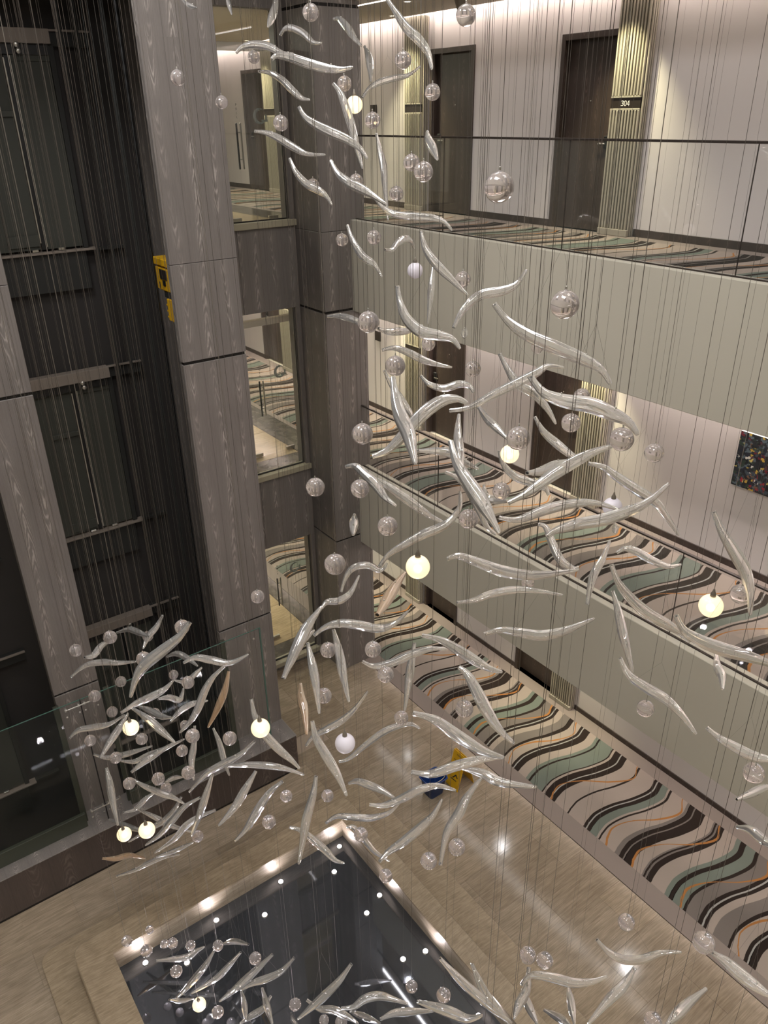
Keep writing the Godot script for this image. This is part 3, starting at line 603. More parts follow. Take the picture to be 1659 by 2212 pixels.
# [label, 0 clear / 1 lit / 2 unlit milk glass, radius, place]
const GLOBES := [
	["clear glass globe, first from top before the top lobby window", 0, 0.0625, 3.741, 9.599, -6.048],
	["clear glass globe, second from top before the top lobby window", 0, 0.0566, 4.076, 9.398, -7.659],
	["clear glass globe, fourth from top before the top lobby window", 0, 0.0591, 3.685, 9.017, -7.632],
	["clear glass globe, fifth from top before the top lobby window", 0, 0.0625, 3.594, 8.840, -6.369],
	["clear glass globe, third from top before the upper corridor doors", 0, 0.0625, 4.292, 9.136, -6.443],
	["clear glass globe, second from top before the upper corridor doors", 0, 0.0625, 4.132, 9.254, -5.394],
	["clear glass globe, fourth from top before the upper corridor doors", 0, 0.0625, 4.500, 9.045, -5.486],
	["glowing milk glass globe hanging before the upper corridor doors", 1, 0.0700, 4.273, 8.971, -6.267],
	["clear glass globe, fifth from top before the upper corridor doors", 0, 0.0625, 4.049, 8.851, -5.689],
	["clear glass globe, first from top before the upper railing", 0, 0.0625, 4.045, 8.559, -5.177],
	["clear glass globe, second from top before the upper railing", 0, 0.0625, 3.439, 8.557, -4.274],
	["clear glass globe, fifth from top before the upper railing", 0, 0.0625, 4.391, 8.276, -5.833],
	["clear glass globe, third from top before the upper railing", 0, 0.0625, 4.138, 8.378, -6.079],
	["clear glass globe, sixth from top before the top lobby window", 0, 0.0625, 4.401, 8.273, -7.230],
	["clear glass globe, second from top before the upper balcony front", 0, 0.0625, 4.482, 7.781, -6.863],
	["clear glass globe, first from top before the upper balcony front", 0, 0.0625, 4.128, 7.940, -5.811],
	["clear glass globe, third from top before the top lobby window", 0, 0.0625, 3.007, 9.189, -7.011],
	["clear glass globe, first from top before the upper corridor doors", 0, 0.0625, 3.835, 9.438, -4.356],
	["clear glass globe, fourth from top before the upper railing", 0, 0.0625, 2.486, 8.608, -2.582],
	["white unlit glass globe hanging before the upper balcony front", 2, 0.0700, 4.468, 7.642, -5.664],
	["clear glass globe, second from top low on the upper balcony front", 0, 0.0625, 2.589, 7.819, -3.718],
	["clear glass globe, third from top low on the upper balcony front", 0, 0.0625, 4.445, 7.027, -5.437],
	["clear glass globe, first from top before the middle corridor doors", 0, 0.0625, 2.808, 7.511, -3.752],
	["clear glass globe, second from top above the middle carpet", 0, 0.0625, 2.416, 7.218, -3.558],
	["clear glass globe, third from top before the upper balcony front", 0, 0.0625, 4.266, 7.710, -4.793],
	["clear glass globe, first from top low on the upper balcony front", 0, 0.0625, 2.687, 8.131, -2.341],
	["clear glass globe, second from top before the middle corridor doors", 0, 0.0625, 4.131, 7.072, -4.490],
	["clear glass globe, fourth from top low on the upper balcony front", 0, 0.0625, 5.667, 6.831, -5.240],
	["clear glass globe, third from top before the middle corridor doors", 0, 0.0625, 4.413, 7.013, -3.604],
	["clear glass globe, first from top above the middle carpet", 0, 0.0625, 3.817, 7.070, -3.185],
	["clear glass globe, third from top above the middle carpet", 0, 0.0625, 2.821, 7.359, -2.694],
	["clear glass globe, fourth from top above the middle carpet", 0, 0.0625, 3.202, 7.373, -2.329],
	["clear glass globe, fifth from top above the middle carpet", 0, 0.0625, 4.112, 6.930, -2.731],
	["glowing milk glass globe hanging above the middle carpet", 1, 0.0700, 3.937, 6.604, -3.836],
	["clear glass globe, second from top along the middle glass railing", 0, 0.0625, 3.562, 6.520, -3.530],
	["white unlit glass globe hanging along the middle glass railing", 2, 0.0700, 4.255, 6.353, -3.097],
	["clear glass globe, first from top before the narrow wood pillar", 0, 0.0625, 2.347, 6.720, -4.023],
	["clear glass globe, first from top along the middle glass railing", 0, 0.0625, 2.580, 6.706, -3.847],
	["clear glass globe, second from top below the middle carpet edge", 0, 0.0625, 2.533, 6.597, -3.480],
	["clear glass globe, second from top before the narrow wood pillar", 0, 0.0625, 2.042, 6.571, -3.329],
	["glowing milk glass globe, first from top before the lower balcony front", 1, 0.0700, 2.403, 6.572, -3.012],
	["clear glass globe, first from top topping the lift shaft cluster", 0, 0.0625, 2.553, 5.004, -5.531],
	["clear glass globe, second from top above the floor behind the pool", 0, 0.0625, 2.531, 5.155, -4.296],
	["clear glass globe, first from top above the floor behind the pool", 0, 0.0625, 2.711, 5.295, -3.935],
	["clear glass globe, third from top above the floor behind the pool", 0, 0.0625, 2.736, 5.124, -3.810],
	["clear glass globe, fourth from top above the floor behind the pool", 0, 0.0625, 2.407, 4.836, -4.186],
	["clear glass globe, first from top below the middle carpet edge", 0, 0.0625, 2.968, 6.620, -3.213],
	["clear glass globe, first from top above the ground carpet", 0, 0.0625, 2.927, 5.163, -3.136],
	["clear glass globe, first from top before the lower balcony front", 0, 0.0625, 4.947, 4.769, -4.466],
	["glowing milk glass globe, second from top before the lower balcony front", 1, 0.0700, 3.802, 6.278, -1.992],
	["clear glass globe, second from top before the lower balcony front", 0, 0.0625, 4.216, 6.174, -2.035],
	["clear glass globe, second from top above the ground carpet", 0, 0.0625, 4.050, 5.053, -2.443],
	["clear glass globe hanging before the ground corridor wall", 0, 0.0625, 3.807, 5.323, -1.519],
	["clear glass globe, fifth from top topping the lift shaft cluster", 0, 0.0625, 1.163, 4.277, -6.795],
	["clear glass globe, fourth from top topping the lift shaft cluster", 0, 0.0625, 1.401, 4.597, -6.334],
	["clear glass globe, third from top topping the lift shaft cluster", 0, 0.0613, 2.090, 3.567, -7.605],
	["clear glass globe, second from top topping the lift shaft cluster", 0, 0.0625, 1.762, 5.110, -5.351],
	["clear glass globe, sixth from top topping the lift shaft cluster", 0, 0.0625, 1.461, 4.794, -5.561],
	["clear glass globe, second from top high in the shaft cluster", 0, 0.0625, 1.678, 3.161, -7.528],
	["clear glass globe, fourth from top high in the shaft cluster", 0, 0.0625, 1.247, 3.621, -6.862],
	["clear glass globe, first from top high in the shaft cluster", 0, 0.0559, 2.207, 3.169, -7.271],
	["clear glass globe, third from top high in the shaft cluster", 0, 0.0625, 1.959, 3.983, -6.037],
	["clear glass globe, first from top amid the shaft cluster", 0, 0.0625, 1.502, 2.855, -7.463],
	["glowing milk glass globe, first from top amid the shaft cluster", 1, 0.0700, 1.249, 4.126, -5.589],
	["clear glass globe, seventh from top amid the shaft cluster", 0, 0.0625, 1.144, 2.909, -7.088],
	["clear glass globe, sixth from top amid the shaft cluster", 0, 0.0625, 1.555, 3.073, -6.588],
	["clear glass globe, third from top amid the shaft cluster", 0, 0.0523, 2.147, 2.651, -6.989],
	["clear glass globe, fourth from top amid the shaft cluster", 0, 0.0625, 1.649, 4.102, -5.191],
	["clear glass globe, second from top lower in the shaft cluster", 0, 0.0625, 1.279, 2.901, -6.679],
	["clear glass globe, first from top lower in the shaft cluster", 0, 0.0625, 1.863, 2.957, -6.293],
	["clear glass globe, fifth from top amid the shaft cluster", 0, 0.0625, 1.946, 3.970, -5.103],
	["clear glass globe, second from top amid the shaft cluster", 0, 0.0613, 1.908, 2.777, -7.239],
	["clear glass globe, second from top low in the shaft cluster", 0, 0.0625, 1.285, 2.817, -6.331],
	["clear glass globe, first from top low in the shaft cluster", 0, 0.0625, 1.464, 3.150, -5.871],
	["clear glass globe, third from top low in the shaft cluster", 0, 0.0625, 1.708, 2.259, -6.598],
	["clear glass globe, third from top lower in the shaft cluster", 0, 0.0625, 1.637, 3.464, -5.454],
	["glowing milk glass globe, second from top ending the shaft cluster", 1, 0.0700, 1.043, 2.683, -5.863],
	["glowing milk glass globe, first from top ending the shaft cluster", 1, 0.0700, 1.090, 3.428, -5.084],
	["clear glass globe, second from top ending the shaft cluster", 0, 0.0625, 1.792, 1.969, -6.032],
	["clear glass globe, first from top above the pool's far left", 0, 0.0471, 1.127, 0.830, -6.167],
	["clear glass globe, second from top above the pool's far left", 0, 0.0584, 0.875, 0.833, -6.185],
	["clear glass globe, seventh from top above the pool's far left", 0, 0.0625, 0.976, 1.086, -5.759],
	["clear glass globe, fourth from top above the pool's far left", 0, 0.0484, 1.207, 0.749, -5.964],
	["clear glass globe, third from top above the pool's far left", 0, 0.0556, 1.249, 0.964, -5.761],
	["clear glass globe, fifth from top above the pool's far left", 0, 0.0529, 1.417, 0.835, -5.712],
	["clear glass globe, sixth from top above the pool's far left", 0, 0.0580, 1.657, 0.829, -5.535],
	["clear glass globe, first from top above the pool's near left", 0, 0.0625, 1.168, 0.888, -5.497],
	["glowing milk glass globe hanging above the pool's near left", 1, 0.0684, 1.225, 0.840, -5.061],
	["clear glass globe, second from top above the pool's near left", 0, 0.0598, 1.339, 0.867, -4.863],
	["glowing milk glass globe, second from top amid the shaft cluster", 1, 0.0700, 1.811, 4.889, -4.110],
	["clear glass globe, second from top above the far pool corner", 0, 0.0625, 2.548, 2.679, -5.334],
	["clear glass globe, first from top above the far pool corner", 0, 0.0625, 2.819, 2.831, -4.958],
	["clear glass globe, first from top ending the shaft cluster", 0, 0.0625, 2.067, 3.178, -4.737],
	["clear glass globe, third from top above the far pool corner", 0, 0.0625, 2.591, 3.318, -4.021],
	["clear glass globe, sixth from top above the far pool corner", 0, 0.0625, 2.852, 2.582, -4.026],
	["clear glass globe, fifth from top above the far pool corner", 0, 0.0625, 2.607, 3.867, -3.115],
	["white unlit glass globe hanging near the blue bucket", 2, 0.0700, 2.141, 5.033, -3.475],
	["clear glass globe, eighth from top above the pool's far left", 0, 0.0625, 1.828, 1.198, -4.925],
	["clear glass globe, third from top at the pool's bottom edge", 0, 0.0612, 1.985, 0.937, -4.422],
	["clear glass globe, first from top at the pool's bottom edge", 0, 0.0625, 3.041, 0.918, -3.875],
	["clear glass globe, second from top at the pool's bottom edge", 0, 0.0625, 2.782, 2.060, -3.094],
	["clear glass globe, fourth from top at the pool's bottom edge", 0, 0.0500, 2.165, 0.831, -4.175],
	["clear glass globe, fifth from top at the pool's bottom edge", 0, 0.0606, 2.288, 0.855, -4.047],
	["clear glass globe, third from top above the ground carpet", 0, 0.0625, 3.157, 4.214, -4.175],
	["clear glass globe, fourth from top above the far pool corner", 0, 0.0625, 2.744, 4.066, -2.959],
	["clear glass globe, first from top above the beige floor lower right", 0, 0.0625, 3.691, 3.417, -2.074],
	["clear glass globe, third from top above the beige floor lower right", 0, 0.0617, 2.981, 3.280, -2.393],
	["clear glass globe, fourth from top above the beige floor lower right", 0, 0.0633, 3.154, 3.093, -2.366],
	["clear glass globe, second from top above the beige floor lower right", 0, 0.0625, 3.151, 4.593, -1.280],
	["clear glass globe, fifth from top above the beige floor lower right", 0, 0.0625, 3.467, 3.049, -1.606],
	["clear glass globe below the lower edge, only its wire in view", 0, 0.0620, 2.455, 3.070, -2.035],
	["clear glass globe below the lower edge, only its wire in view", 0, 0.0620, 2.317, 3.071, -2.158],
	["clear glass globe below the lower edge, only its wire in view", 0, 0.0620, 4.375, 1.488, -1.191],
	["clear glass globe below the lower edge, only its wire in view", 0, 0.0620, 2.214, 3.284, -1.848],
	["clear glass globe below the lower edge, only its wire in view", 0, 0.0620, 2.101, 3.659, -1.906],
	["clear glass globe below the lower edge, only its wire in view", 0, 0.0620, 4.476, 1.331, -1.192],
	["clear glass globe below the lower edge, only its wire in view", 0, 0.0620, 3.324, 3.294, -1.192],
	["clear glass globe below the lower edge, only its wire in view", 0, 0.0620, 3.888, 1.231, -1.752],
	["clear glass globe below the lower edge, only its wire in view", 0, 0.0620, 4.081, 2.374, -1.298],
	["clear glass globe below the lower edge, only its wire in view", 0, 0.0620, 2.821, 3.613, -1.206],
]


func _ready() -> void:
	rng.seed = 21
	# --- camera ---
	var cam := Camera3D.new()
	cam.name = "camera"
	cam.fov = 66.558
	cam.near = 0.05
	cam.far = 100.0
	add_child(cam)
	cam.position = EYE
	cam.rotation_degrees = Vector3(-26.9634, -35.7717, -0.9431)
	cam.current = true
	# --- environment ---
	var we := WorldEnvironment.new()
	we.name = "environment"
	var env := Environment.new()
	env.background_mode = Environment.BG_COLOR
	env.background_color = Color.BLACK
	env.tonemap_mode = Environment.TONE_MAPPER_LINEAR
	env.tonemap_exposure = 1.06
	env.sdfgi_enabled = true
	env.ssao_enabled = true
	env.ssil_enabled = true
	we.environment = env
	add_child(we)
	# --- large fill lights: unseen ceiling panels added to brighten columns and floor ---
	var warm := Color(1.0, 0.995, 1.0)
	for p in [Vector3(1.0, TOP - 0.06, -2.6), Vector3(4.4, TOP - 0.06, -2.2), Vector3(1.0, TOP - 0.06, -6.9), Vector3(4.4, TOP - 0.06, -5.6)]:
		area_light("added_panel_light", p, Vector3.DOWN, Vector2(1.6, 1.6), 23.0 if p.x < 2.0 else 4.5, warm)
	make_materials()
	build_shell(warm)
	build_near_side()
	for l in 3:
		build_corridor(l, warm)
		build_lobby(l)
	build_shaft()
	build_pool()
	build_floor_things()
	build_sculpture()


func make_materials() -> void:
	wire_mesh = CylinderMesh.new()
	wire_mesh.top_radius = 1.0
	wire_mesh.bottom_radius = 1.0
	wire_mesh.height = 1.0
	wire_mesh.radial_segments = 6
	wire_mesh.rings = 0
	var wood := wood_texture()
	var stone := stone_texture()
	var wood_scale := Vector3(1.0 / 0.81, 1.0 / 3.2, 1.0 / 0.81)
	M.wood = tiled(std("#fdfcf8", 0.5), wood, wood_scale)
	M.plinth = tiled(std("#a89c96", 0.45), wood, Vector3(0.7, 0.5, 0.7))  # column wood tinted darker, standing in for the dimmer light low down
	M.door = tiled(std("#8f7f76", 0.45), wood, Vector3(1.6, 0.5, 1.6))
	M.groove = std("#17120f", 0.8)
	M.stone = []
	for c in ["#d8d2cc", "#e2dcd6", "#cfc8c1", "#dcd5cd"]:
		M.stone.append(tiled(std(c, 0.14, 0.0, 0.5), stone, Vector3(0.55, 1.1, 1.1)))
	M.kerb = tiled(std("#ddd4c6", 0.35), stone, Vector3(1.0, 0.8, 0.8))
	M.liner = tiled(std("#fffdfb", 0.5), stone, Vector3(0.8, 0.8, 0.8))
	M.joint = std("#8a7b6b", 0.8)
	M.cream_tile = tiled(std("#fff2d8", 0.15), stone, Vector3(0.5, 0.5, 0.5))
	M.marble = tiled(std("#ffffff", 0.15), marble_texture(), Vector3(0.8, 0.8, 0.8))
	M.wall = std("#c8c1bd", 0.85)
	M.fascia = std("#b2ad9e", 0.8)
	M.ceiling = std("#bdb5a6", 0.9)
	M.border = std("#7b7068", 0.95)
	M.carpet = std("#ffffff", 0.95, 0.0, 0.2)
	M.carpet.albedo_texture = carpet_texture()
	M.slat = std("#a29b8c", 0.45, 0.1)
	M.slat_back = std("#2a231e", 0.7)
	M.plate = std("#2b2420", 0.4)
	M.steel = std("#b9b6ae", 0.3, 0.9)
	M.rail = std("#3b342f", 0.35, 0.5)
	M.black = std("#0b0b0b", 0.5)
	M.lift_panel = std("#33342d", 0.7)
	M.lift_beam = std("#766c62", 0.6)
	M.lift_dark = std("#1d1d1a", 0.7)
	M.shaft = std("#2b2826", 0.9)
	M.glass = pane("#a9c2b8", 0.015)
	M.glass_edge = std("#4d6a60", 0.2)
	M.window = pane("#c3d2c8", 0.012)
	M.water = std("#6a6d73", 0.03, 0.75, 0.6)
	M.leaf = clear_glass("#f4f2ee", 0.17)
	M.leaf_amber = clear_glass("#c9ad8e", 0.4)
	M.globe = clear_glass("#f3ebe8", 0.17)
	M.milk = std("#ece7f0", 0.35)
	M.milk.backlight_enabled = true
	M.milk.backlight = Color(0.7, 0.7, 0.7)
	M.lit = pane("#fff1d6", 0.7, 0.2)
	M.lit.emission_enabled = true
	M.lit.emission = Color("#ffe7b8")
	M.lit.emission_energy_multiplier = 0.62
	M.bulb = glow("#fff2d0", 2.2)
	M.wire = std("#575049", 0.4, 0.3)
	M.cord = std("#6e675e", 0.6)
	M.cove = glow("#fff0e4", 5.0)
	M.lens = glow("#fff3d8", 6.0)
	M.pool_lens = glow("#fdf6ff", 14.0)
	M.yellow = std("#c99a10", 0.5)
	M.blue = std("#12336f", 0.45)
	M.barrier = pane("#9fb0a6", 0.008, 0.02, 0.0, 0.24)
	M.socket = std("#7d756a", 0.4, 0.5)
	M.sill = std("#9a937e", 0.6)
	M.olive = std("#33362b", 0.5)
	M.white = std("#e8e4dc", 0.5)
	M.logo = std("#8f9690", 0.5)


func build_shell(_warm: Color) -> void:
	var f := structure("floor")
	box("slab", M.joint, Vector3(-4.2, -0.4, -8.26), Vector3(6.41, -0.012, 2.4), f)
	box("slab", M.joint, Vector3(3.9, -0.4, -10.42), Vector3(6.41, -0.012, -8.26), f)
	var row := 0
	var z := 2.2
	while z > -10.25:
		var x := -4.2 - (0.6 if row % 2 else 0.0)
		while x < 6.4:
			var a := Vector3(maxf(x, -4.2) + 0.0007, -0.03, maxf(z - 0.6, -10.27) + 0.0007)
			var b := Vector3(minf(x + 1.2, 6.405) - 0.0007, 0.0, z - 0.0007)
			if a.z < -8.25 and b.z > -8.25:
				if a.x < 3.9:
					a.z = -8.25
			if a.x < 3.9 and b.x > 3.9 and b.z < -8.25:
				a.x = 3.9
			var hidden: bool = (b.x < 4.0 and b.z < -8.1) or (a.x > 0.9 and b.x < 3.7 and a.z > -6.3)
			if b.x - a.x > 0.05 and not hidden and b.x > -2.0:
				box("tile", M.stone[rng.randi() % 4], a, b, f, 0.0008)
			x += 1.2
		z -= 0.6
		row += 1
	# wood columns: panels with dark grooves between them
	for c in [[1.08, 1.615, -8.43, -8.56, M.wood], [3.27, 4.075, -8.43, -8.52, M.wood], [5.92, 6.64, -9.565, -10.65, M.wood]]:
		var o := structure("column")
		box("core", M.groove, Vector3(c[0] + 0.015, 0.0, c[2] - 0.015), Vector3(c[1] - 0.015, TOP, c[3] + 0.005), o)
		for y in [[0.0, 2.618], [2.645, 6.355], [6.39, 7.466], [7.471, 10.09], [10.125, TOP]]:
			box("wood_panel", c[4], Vector3(c[0], y[0], c[2]), Vector3(c[1], y[1], c[3]), o, 0.004)
	var sf := structure("wall_lift_head")
	box("wood_panel", M.wood, Vector3(-4.0, 10.45, -8.44), Vector3(3.27, TOP, -8.5), sf)
	var cw := structure("wall_column")
	box("wood_panel", M.wood, Vector3(3.8, 0.0, -8.53), Vector3(4.07, TOP, -10.29), cw)
	# wall with the lobby windows
	var w := structure("wall_far")
	for y in [[0.0, 0.08], [2.51, 3.74], [6.36, 7.51], [10.11, TOP]]:
		for x in [[4.06, 4.99], [4.993, 5.919]]:
			box("wood_panel", M.wood, Vector3(x[0], y[0], -10.27), Vector3(x[1], y[1], -10.42), w, 0.003)
	var n := 1
	for y in [[0.08, 2.51], [3.74, 6.36], [7.51, 10.11]]:
		var win := structure("window_%d" % n)
		n += 1
		box("sill", M.sill, Vector3(4.07, y[0], -10.22), Vector3(5.92, y[0] + 0.085, -10.42), win, 0.005)
		box("jamb", M.wood, Vector3(5.85, y[0] + 0.085, -10.27), Vector3(5.92, y[1], -10.42), win, 0.003)
		box("gasket", M.groove, Vector3(5.835, y[0] + 0.085, -10.33), Vector3(5.85, y[1], -10.36), win)
		box("gasket", M.groove, Vector3(4.07, y[0] + 0.085, -10.33), Vector3(5.835, y[0] + 0.1, -10.36), win)
		box("post", M.white, Vector3(4.97, y[0] + 0.1, -10.52), Vector3(5.05, y[1], -10.46), win, 0.004)
		box("pane", M.window, Vector3(4.08, y[0] + 0.1, -10.34), Vector3(5.835, y[1], -10.35), win)
	# walls and ceiling behind and above the camera
	var s := structure("wall_back")
	box("plaster", M.fascia, Vector3(-4.2, -0.4, 2.2), Vector3(9.0, TOP, 2.4), s)
	s = structure("wall_left")
	box("plaster", M.fascia, Vector3(-4.2, -0.4, -8.0), Vector3(-4.0, TOP, 2.2), s)
	s = structure("ceiling")
	box("plaster", M.ceiling, Vector3(-4.2, TOP, -10.5), Vector3(6.6, TOP + 0.2, 2.4), s)
	for p in [Vector3(1.0, TOP, -2.6), Vector3(4.4, TOP, -2.2), Vector3(1.0, TOP, -6.9), Vector3(4.4, TOP, -5.6)]:  # glowing panels out of view, added to go with the fill lights
		var t := thing("added_light_panel", "added unseen light panel in the atrium ceiling", "ceiling light", p, "added atrium ceiling light panels")
		box("diffuser", glow("#fff6ee", 1.6), p + Vector3(-0.8, -0.03, -0.8), p + Vector3(0.8, 0, 0.8), t)
		box("trim", M.white, p + Vector3(-0.85, -0.02, -0.85), p + Vector3(0.85, 0, -0.8), t)


func build_near_side() -> void:
	# the galleries on the camera's own side: slab fronts, with unseen strip lights added to brighten the court
	for l in 2:
		var s := structure("balcony_front")
		box("fascia", M.fascia, Vector3(-4.0, [2.48, 6.34][l], 0.9), Vector3(6.4, [3.85, 7.6][l], 1.1), s, 0.006)
		box("slab", M.ceiling, Vector3(-4.0, [2.7, 6.45][l], 1.1), Vector3(6.4, [3.75, 7.5][l], 2.2), s)
		var at := Vector3(1.2, [2.69, 6.44][l], 1.5)
		var t := thing("strip_light", "added strip light under the %s gallery behind the viewer" % ["first", "second"][l], "light", at, "added near side strip lights")
		box("diffuser", M.cove, at + Vector3(-4.5, -0.006, -0.03), at + Vector3(4.5, 0.0, 0.03), t)
		area_light("added_strip_glow", at + Vector3(0, -0.02, 0), Vector3(0, -0.75, -1), Vector2(9.0, 0.06), 15.0, Color(1.0, 0.99, 0.98))
	var w := structure("balcony_front")
	box("fascia", M.fascia, Vector3(-3.0, 2.48, -7.9), Vector3(-2.8, 3.85, 0.9), w, 0.006)
	box("slab", M.ceiling, Vector3(-4.0, 2.7, -7.9), Vector3(-3.0, 3.75, 0.9), w)
	var p := Vector3(-3.4, 2.69, -3.6)  # unseen strip added to brighten the left floor, kerb and plinth
	var t := thing("strip_light", "added strip light under the gallery on the lift's left", "light", p, "added near side strip lights")
	box("diffuser", M.cove, p + Vector3(-0.03, -0.006, -4.0), p + Vector3(0.03, 0.0, 4.0), t)
	area_light("added_strip_glow", p + Vector3(0, -0.02, 0), Vector3(1, -0.6, 0), Vector2(8.0, 0.06), 15.0, Color(1.0, 0.99, 0.98), Vector3(0, 0, 1))


const DOORS := [[-10.34, -9.37], [-7.76, -6.84], [-16.45, -15.45]]
const PILASTERS := [[-10.84, -10.39], [-6.83, -6.38], [-15.4, -14.95]]


func build_corridor(l: int, warm: Color) -> void:
	var y: float = FY[l]
	var c: float = CY[l]
	var up: float = [3.75, 7.5, 10.6][l]
	# ceiling of this corridor, with a light slot along the wall
	var s := structure("ceiling")
	box("plaster", M.ceiling, Vector3(6.6, c, -18.4), Vector3(8.24, c + 0.05, 2.2), s)
	box("slab", M.ceiling, Vector3(6.6, c + 0.14, -18.4), Vector3(8.7, up - 0.01, 2.2), s)
	# balcony front above this corridor
	if l < 2:
		var b := structure("balcony_front")
		box("fascia", M.fascia, Vector3(6.4, [2.48, 6.34][l], -9.63), Vector3(6.6, up + 0.1, 2.2), b, 0.006)
	else:
		var b := structure("balcony_front")
		box("fascia", M.fascia, Vector3(6.4, c + 0.02, -9.63), Vector3(6.6, TOP, 2.2), b, 0.006)
	# wall_right in pieces round the door openings
	var w := structure("wall_right")
	var edges := [2.2]
	var spans := DOORS.duplicate()
	spans.sort_custom(func(a, b): return a[1] > b[1])
	for d in spans:
		edges.append(d[1])
		edges.append(d[0])
	edges.append(-18.4)
	for i in range(0, edges.size(), 2):
		box("plaster", M.wall, Vector3(WX, y - 0.05, edges[i + 1]), Vector3(WX + 0.2, c + 0.14, edges[i]), w)
	for d in DOORS:
		box("plaster", M.wall, Vector3(WX, y + 2.24, d[0]), Vector3(WX + 0.2, c + 0.14, d[1]), w)
	var bb := structure("baseboard_right")
	for r in [[2.2, -6.37], [-7.77, -9.36], [-10.85, -14.94], [-16.46, -18.4]]:
		box("board", M.door, Vector3(WX - 0.018, y, r[1]), Vector3(WX, y + 0.095, r[0]), bb, 0.003)
	# carpet
	var k := thing("carpet", "wavy striped carpet running along the %s corridor" % LEVEL[l], "carpet", Vector3(6.41 if l == 0 else 6.62, y, 0), "corridor carpets")
	box("border", M.border, Vector3(6.41 if l == 0 else 6.6, y, -18.3), Vector3(WX - 0.018, y + 0.006, 2.1), k)
	var st := SurfaceTool.new()
	st.begin(Mesh.PRIMITIVE_TRIANGLES)
	var shift: float = [2.56, 1.7, 3.3][l]
	for i in 20:
		var z0 := 2.1 - i * 1.02
		var z1 := z0 - 1.02
		for p in [[0, z0], [1, z1], [1, z0], [0, z0], [0, z1], [1, z1]]:
			st.set_normal(Vector3.UP)
			st.set_uv(Vector2(p[0], (-p[1] - shift) / 3.84))
			st.add_vertex(Vector3(6.69 + 1.52 * p[0], y + 0.0075, p[1]) - k.position)
	put(st.commit(), "pattern", M.carpet, k)
	# railing
	if l > 0:
		var g := thing("glass_railing", "frameless glass railing with slim dark handrail on the %s balcony" % LEVEL[l], "railing", Vector3(6.5, y + 0.1, -3.0), "balcony glass railings")
		var top: float = [0.0, 4.88, 8.66][l]
		for z in [[2.1, 0.102], [0.098, -1.848], [-1.852, -3.796], [-3.802, -5.776], [-5.782, -7.697], [-7.703, -9.6]]:
			box("glass_panel", M.glass, Vector3(6.494, y + 0.1, z[1]), Vector3(6.506, top - 0.02, z[0]), g)
			box("panel_edge", M.rail, Vector3(6.493, y + 0.1, z[1] - 0.003), Vector3(6.507, top - 0.02, z[1] + 0.001), g)
		box("handrail", M.rail, Vector3(6.482, top - 0.022, -9.6), Vector3(6.518, top, 2.1), g, 0.004)
		box("base_channel", M.rail, Vector3(6.485, y + 0.1, -9.6), Vector3(6.515, y + 0.112, 2.1), g)
	# doors
	for i in DOORS.size():
		var d: Array = DOORS[i]
		var o := structure("door_%d" % (l * 3 + i + 1))
		box("frame", M.door, Vector3(WX - 0.03, y, d[0]), Vector3(WX + 0.12, y + 2.24, d[0] + 0.06), o, 0.004)
		box("frame", M.door, Vector3(WX - 0.03, y, d[1] - 0.06), Vector3(WX + 0.12, y + 2.24, d[1]), o, 0.004)
		box("frame", M.door, Vector3(WX - 0.03, y + 2.17, d[0] + 0.06), Vector3(WX + 0.12, y + 2.24, d[1] - 0.06), o, 0.004)
		var leaf := box("leaf", M.door, Vector3(WX + 0.07, y + 0.01, d[0] + 0.06), Vector3(WX + 0.12, y + 2.17, d[1] - 0.06), o, 0.002)
		var near: float = d[1] - 0.14 if i == 1 else d[0] + 0.14
		box("lock", M.black, Vector3(WX + 0.035, y + 0.98, near - 0.035), Vector3(WX + 0.07, y + 1.12, near + 0.035), leaf, 0.01)
		var turn := -1.0 if i == 1 else 1.0
		box("handle", M.steel, Vector3(WX + 0.02, y + 1.02, near), Vector3(WX + 0.035, y + 1.04, near + turn * 0.11), leaf, 0.004)
		box("peephole", M.steel, Vector3(WX + 0.064, y + 1.5, (d[0] + d[1]) / 2 - 0.008), Vector3(WX + 0.071, y + 1.516, (d[0] + d[1]) / 2 + 0.008), leaf, 0.002)
	# fluted pilasters beside the doors
	for i in PILASTERS.size():
		var p: Array = PILASTERS[i]
		var which: String = ["beside the far door", "beside the nearer door", "seen through the lobby window"][i]
		var o := thing("fluted_pilaster", "champagne fluted pilaster with room plate %s, %s floor" % [which, LEVEL[l]], "pilaster", Vector3(WX, y, p[0]), "fluted corridor pilasters")
		box("back_board", M.slat_back, Vector3(8.355, y + 0.008, p[0]), Vector3(WX, c, p[1] - 0.02), o)
		box("base_block", M.slat, Vector3(8.315, y + 0.008, p[0]), Vector3(8.36, y + 0.085, p[1]), o, 0.004)
		for r in [[0.085, 1.395], [1.545, c - y]]:
			for q in 10:
				var z: float = p[0] + 0.006 + q * 0.0435
				box("slat", M.slat, Vector3(8.322, y + r[0], z), Vector3(8.356, y + r[1], z + 0.024), o, 0.004)
		for q in 3:
			var x := 8.345 + q * 0.036
			box("slat", M.slat, Vector3(x, y + 0.008, p[1] - 0.02), Vector3(x + 0.02, y + c - y, p[1]), o, 0.003)
		for r in [1.395, 1.525]:
			box("plate_rail", M.slat, Vector3(8.325, y + r, p[0]), Vector3(8.356, y + r + 0.02, p[1] - 0.03), o, 0.003)
		var plate := box("room_plate", M.plate, Vector3(8.335, y + 1.415, p[0]), Vector3(8.356, y + 1.525, p[1] - 0.03), o)
		if l == 2 and i == 1:
			var tm := TextMesh.new()
			tm.text = "304"
			tm.font = SystemFont.new()
			tm.font.font_names = PackedStringArray(["Droid Sans"])
			tm.font_size = 64
			tm.pixel_size = 0.0012
			tm.depth = 0.003
			put(tm, "room_number", M.white, plate, Vector3(-0.0125, -0.002, 0.0), Basis(Vector3.UP, -PI / 2))
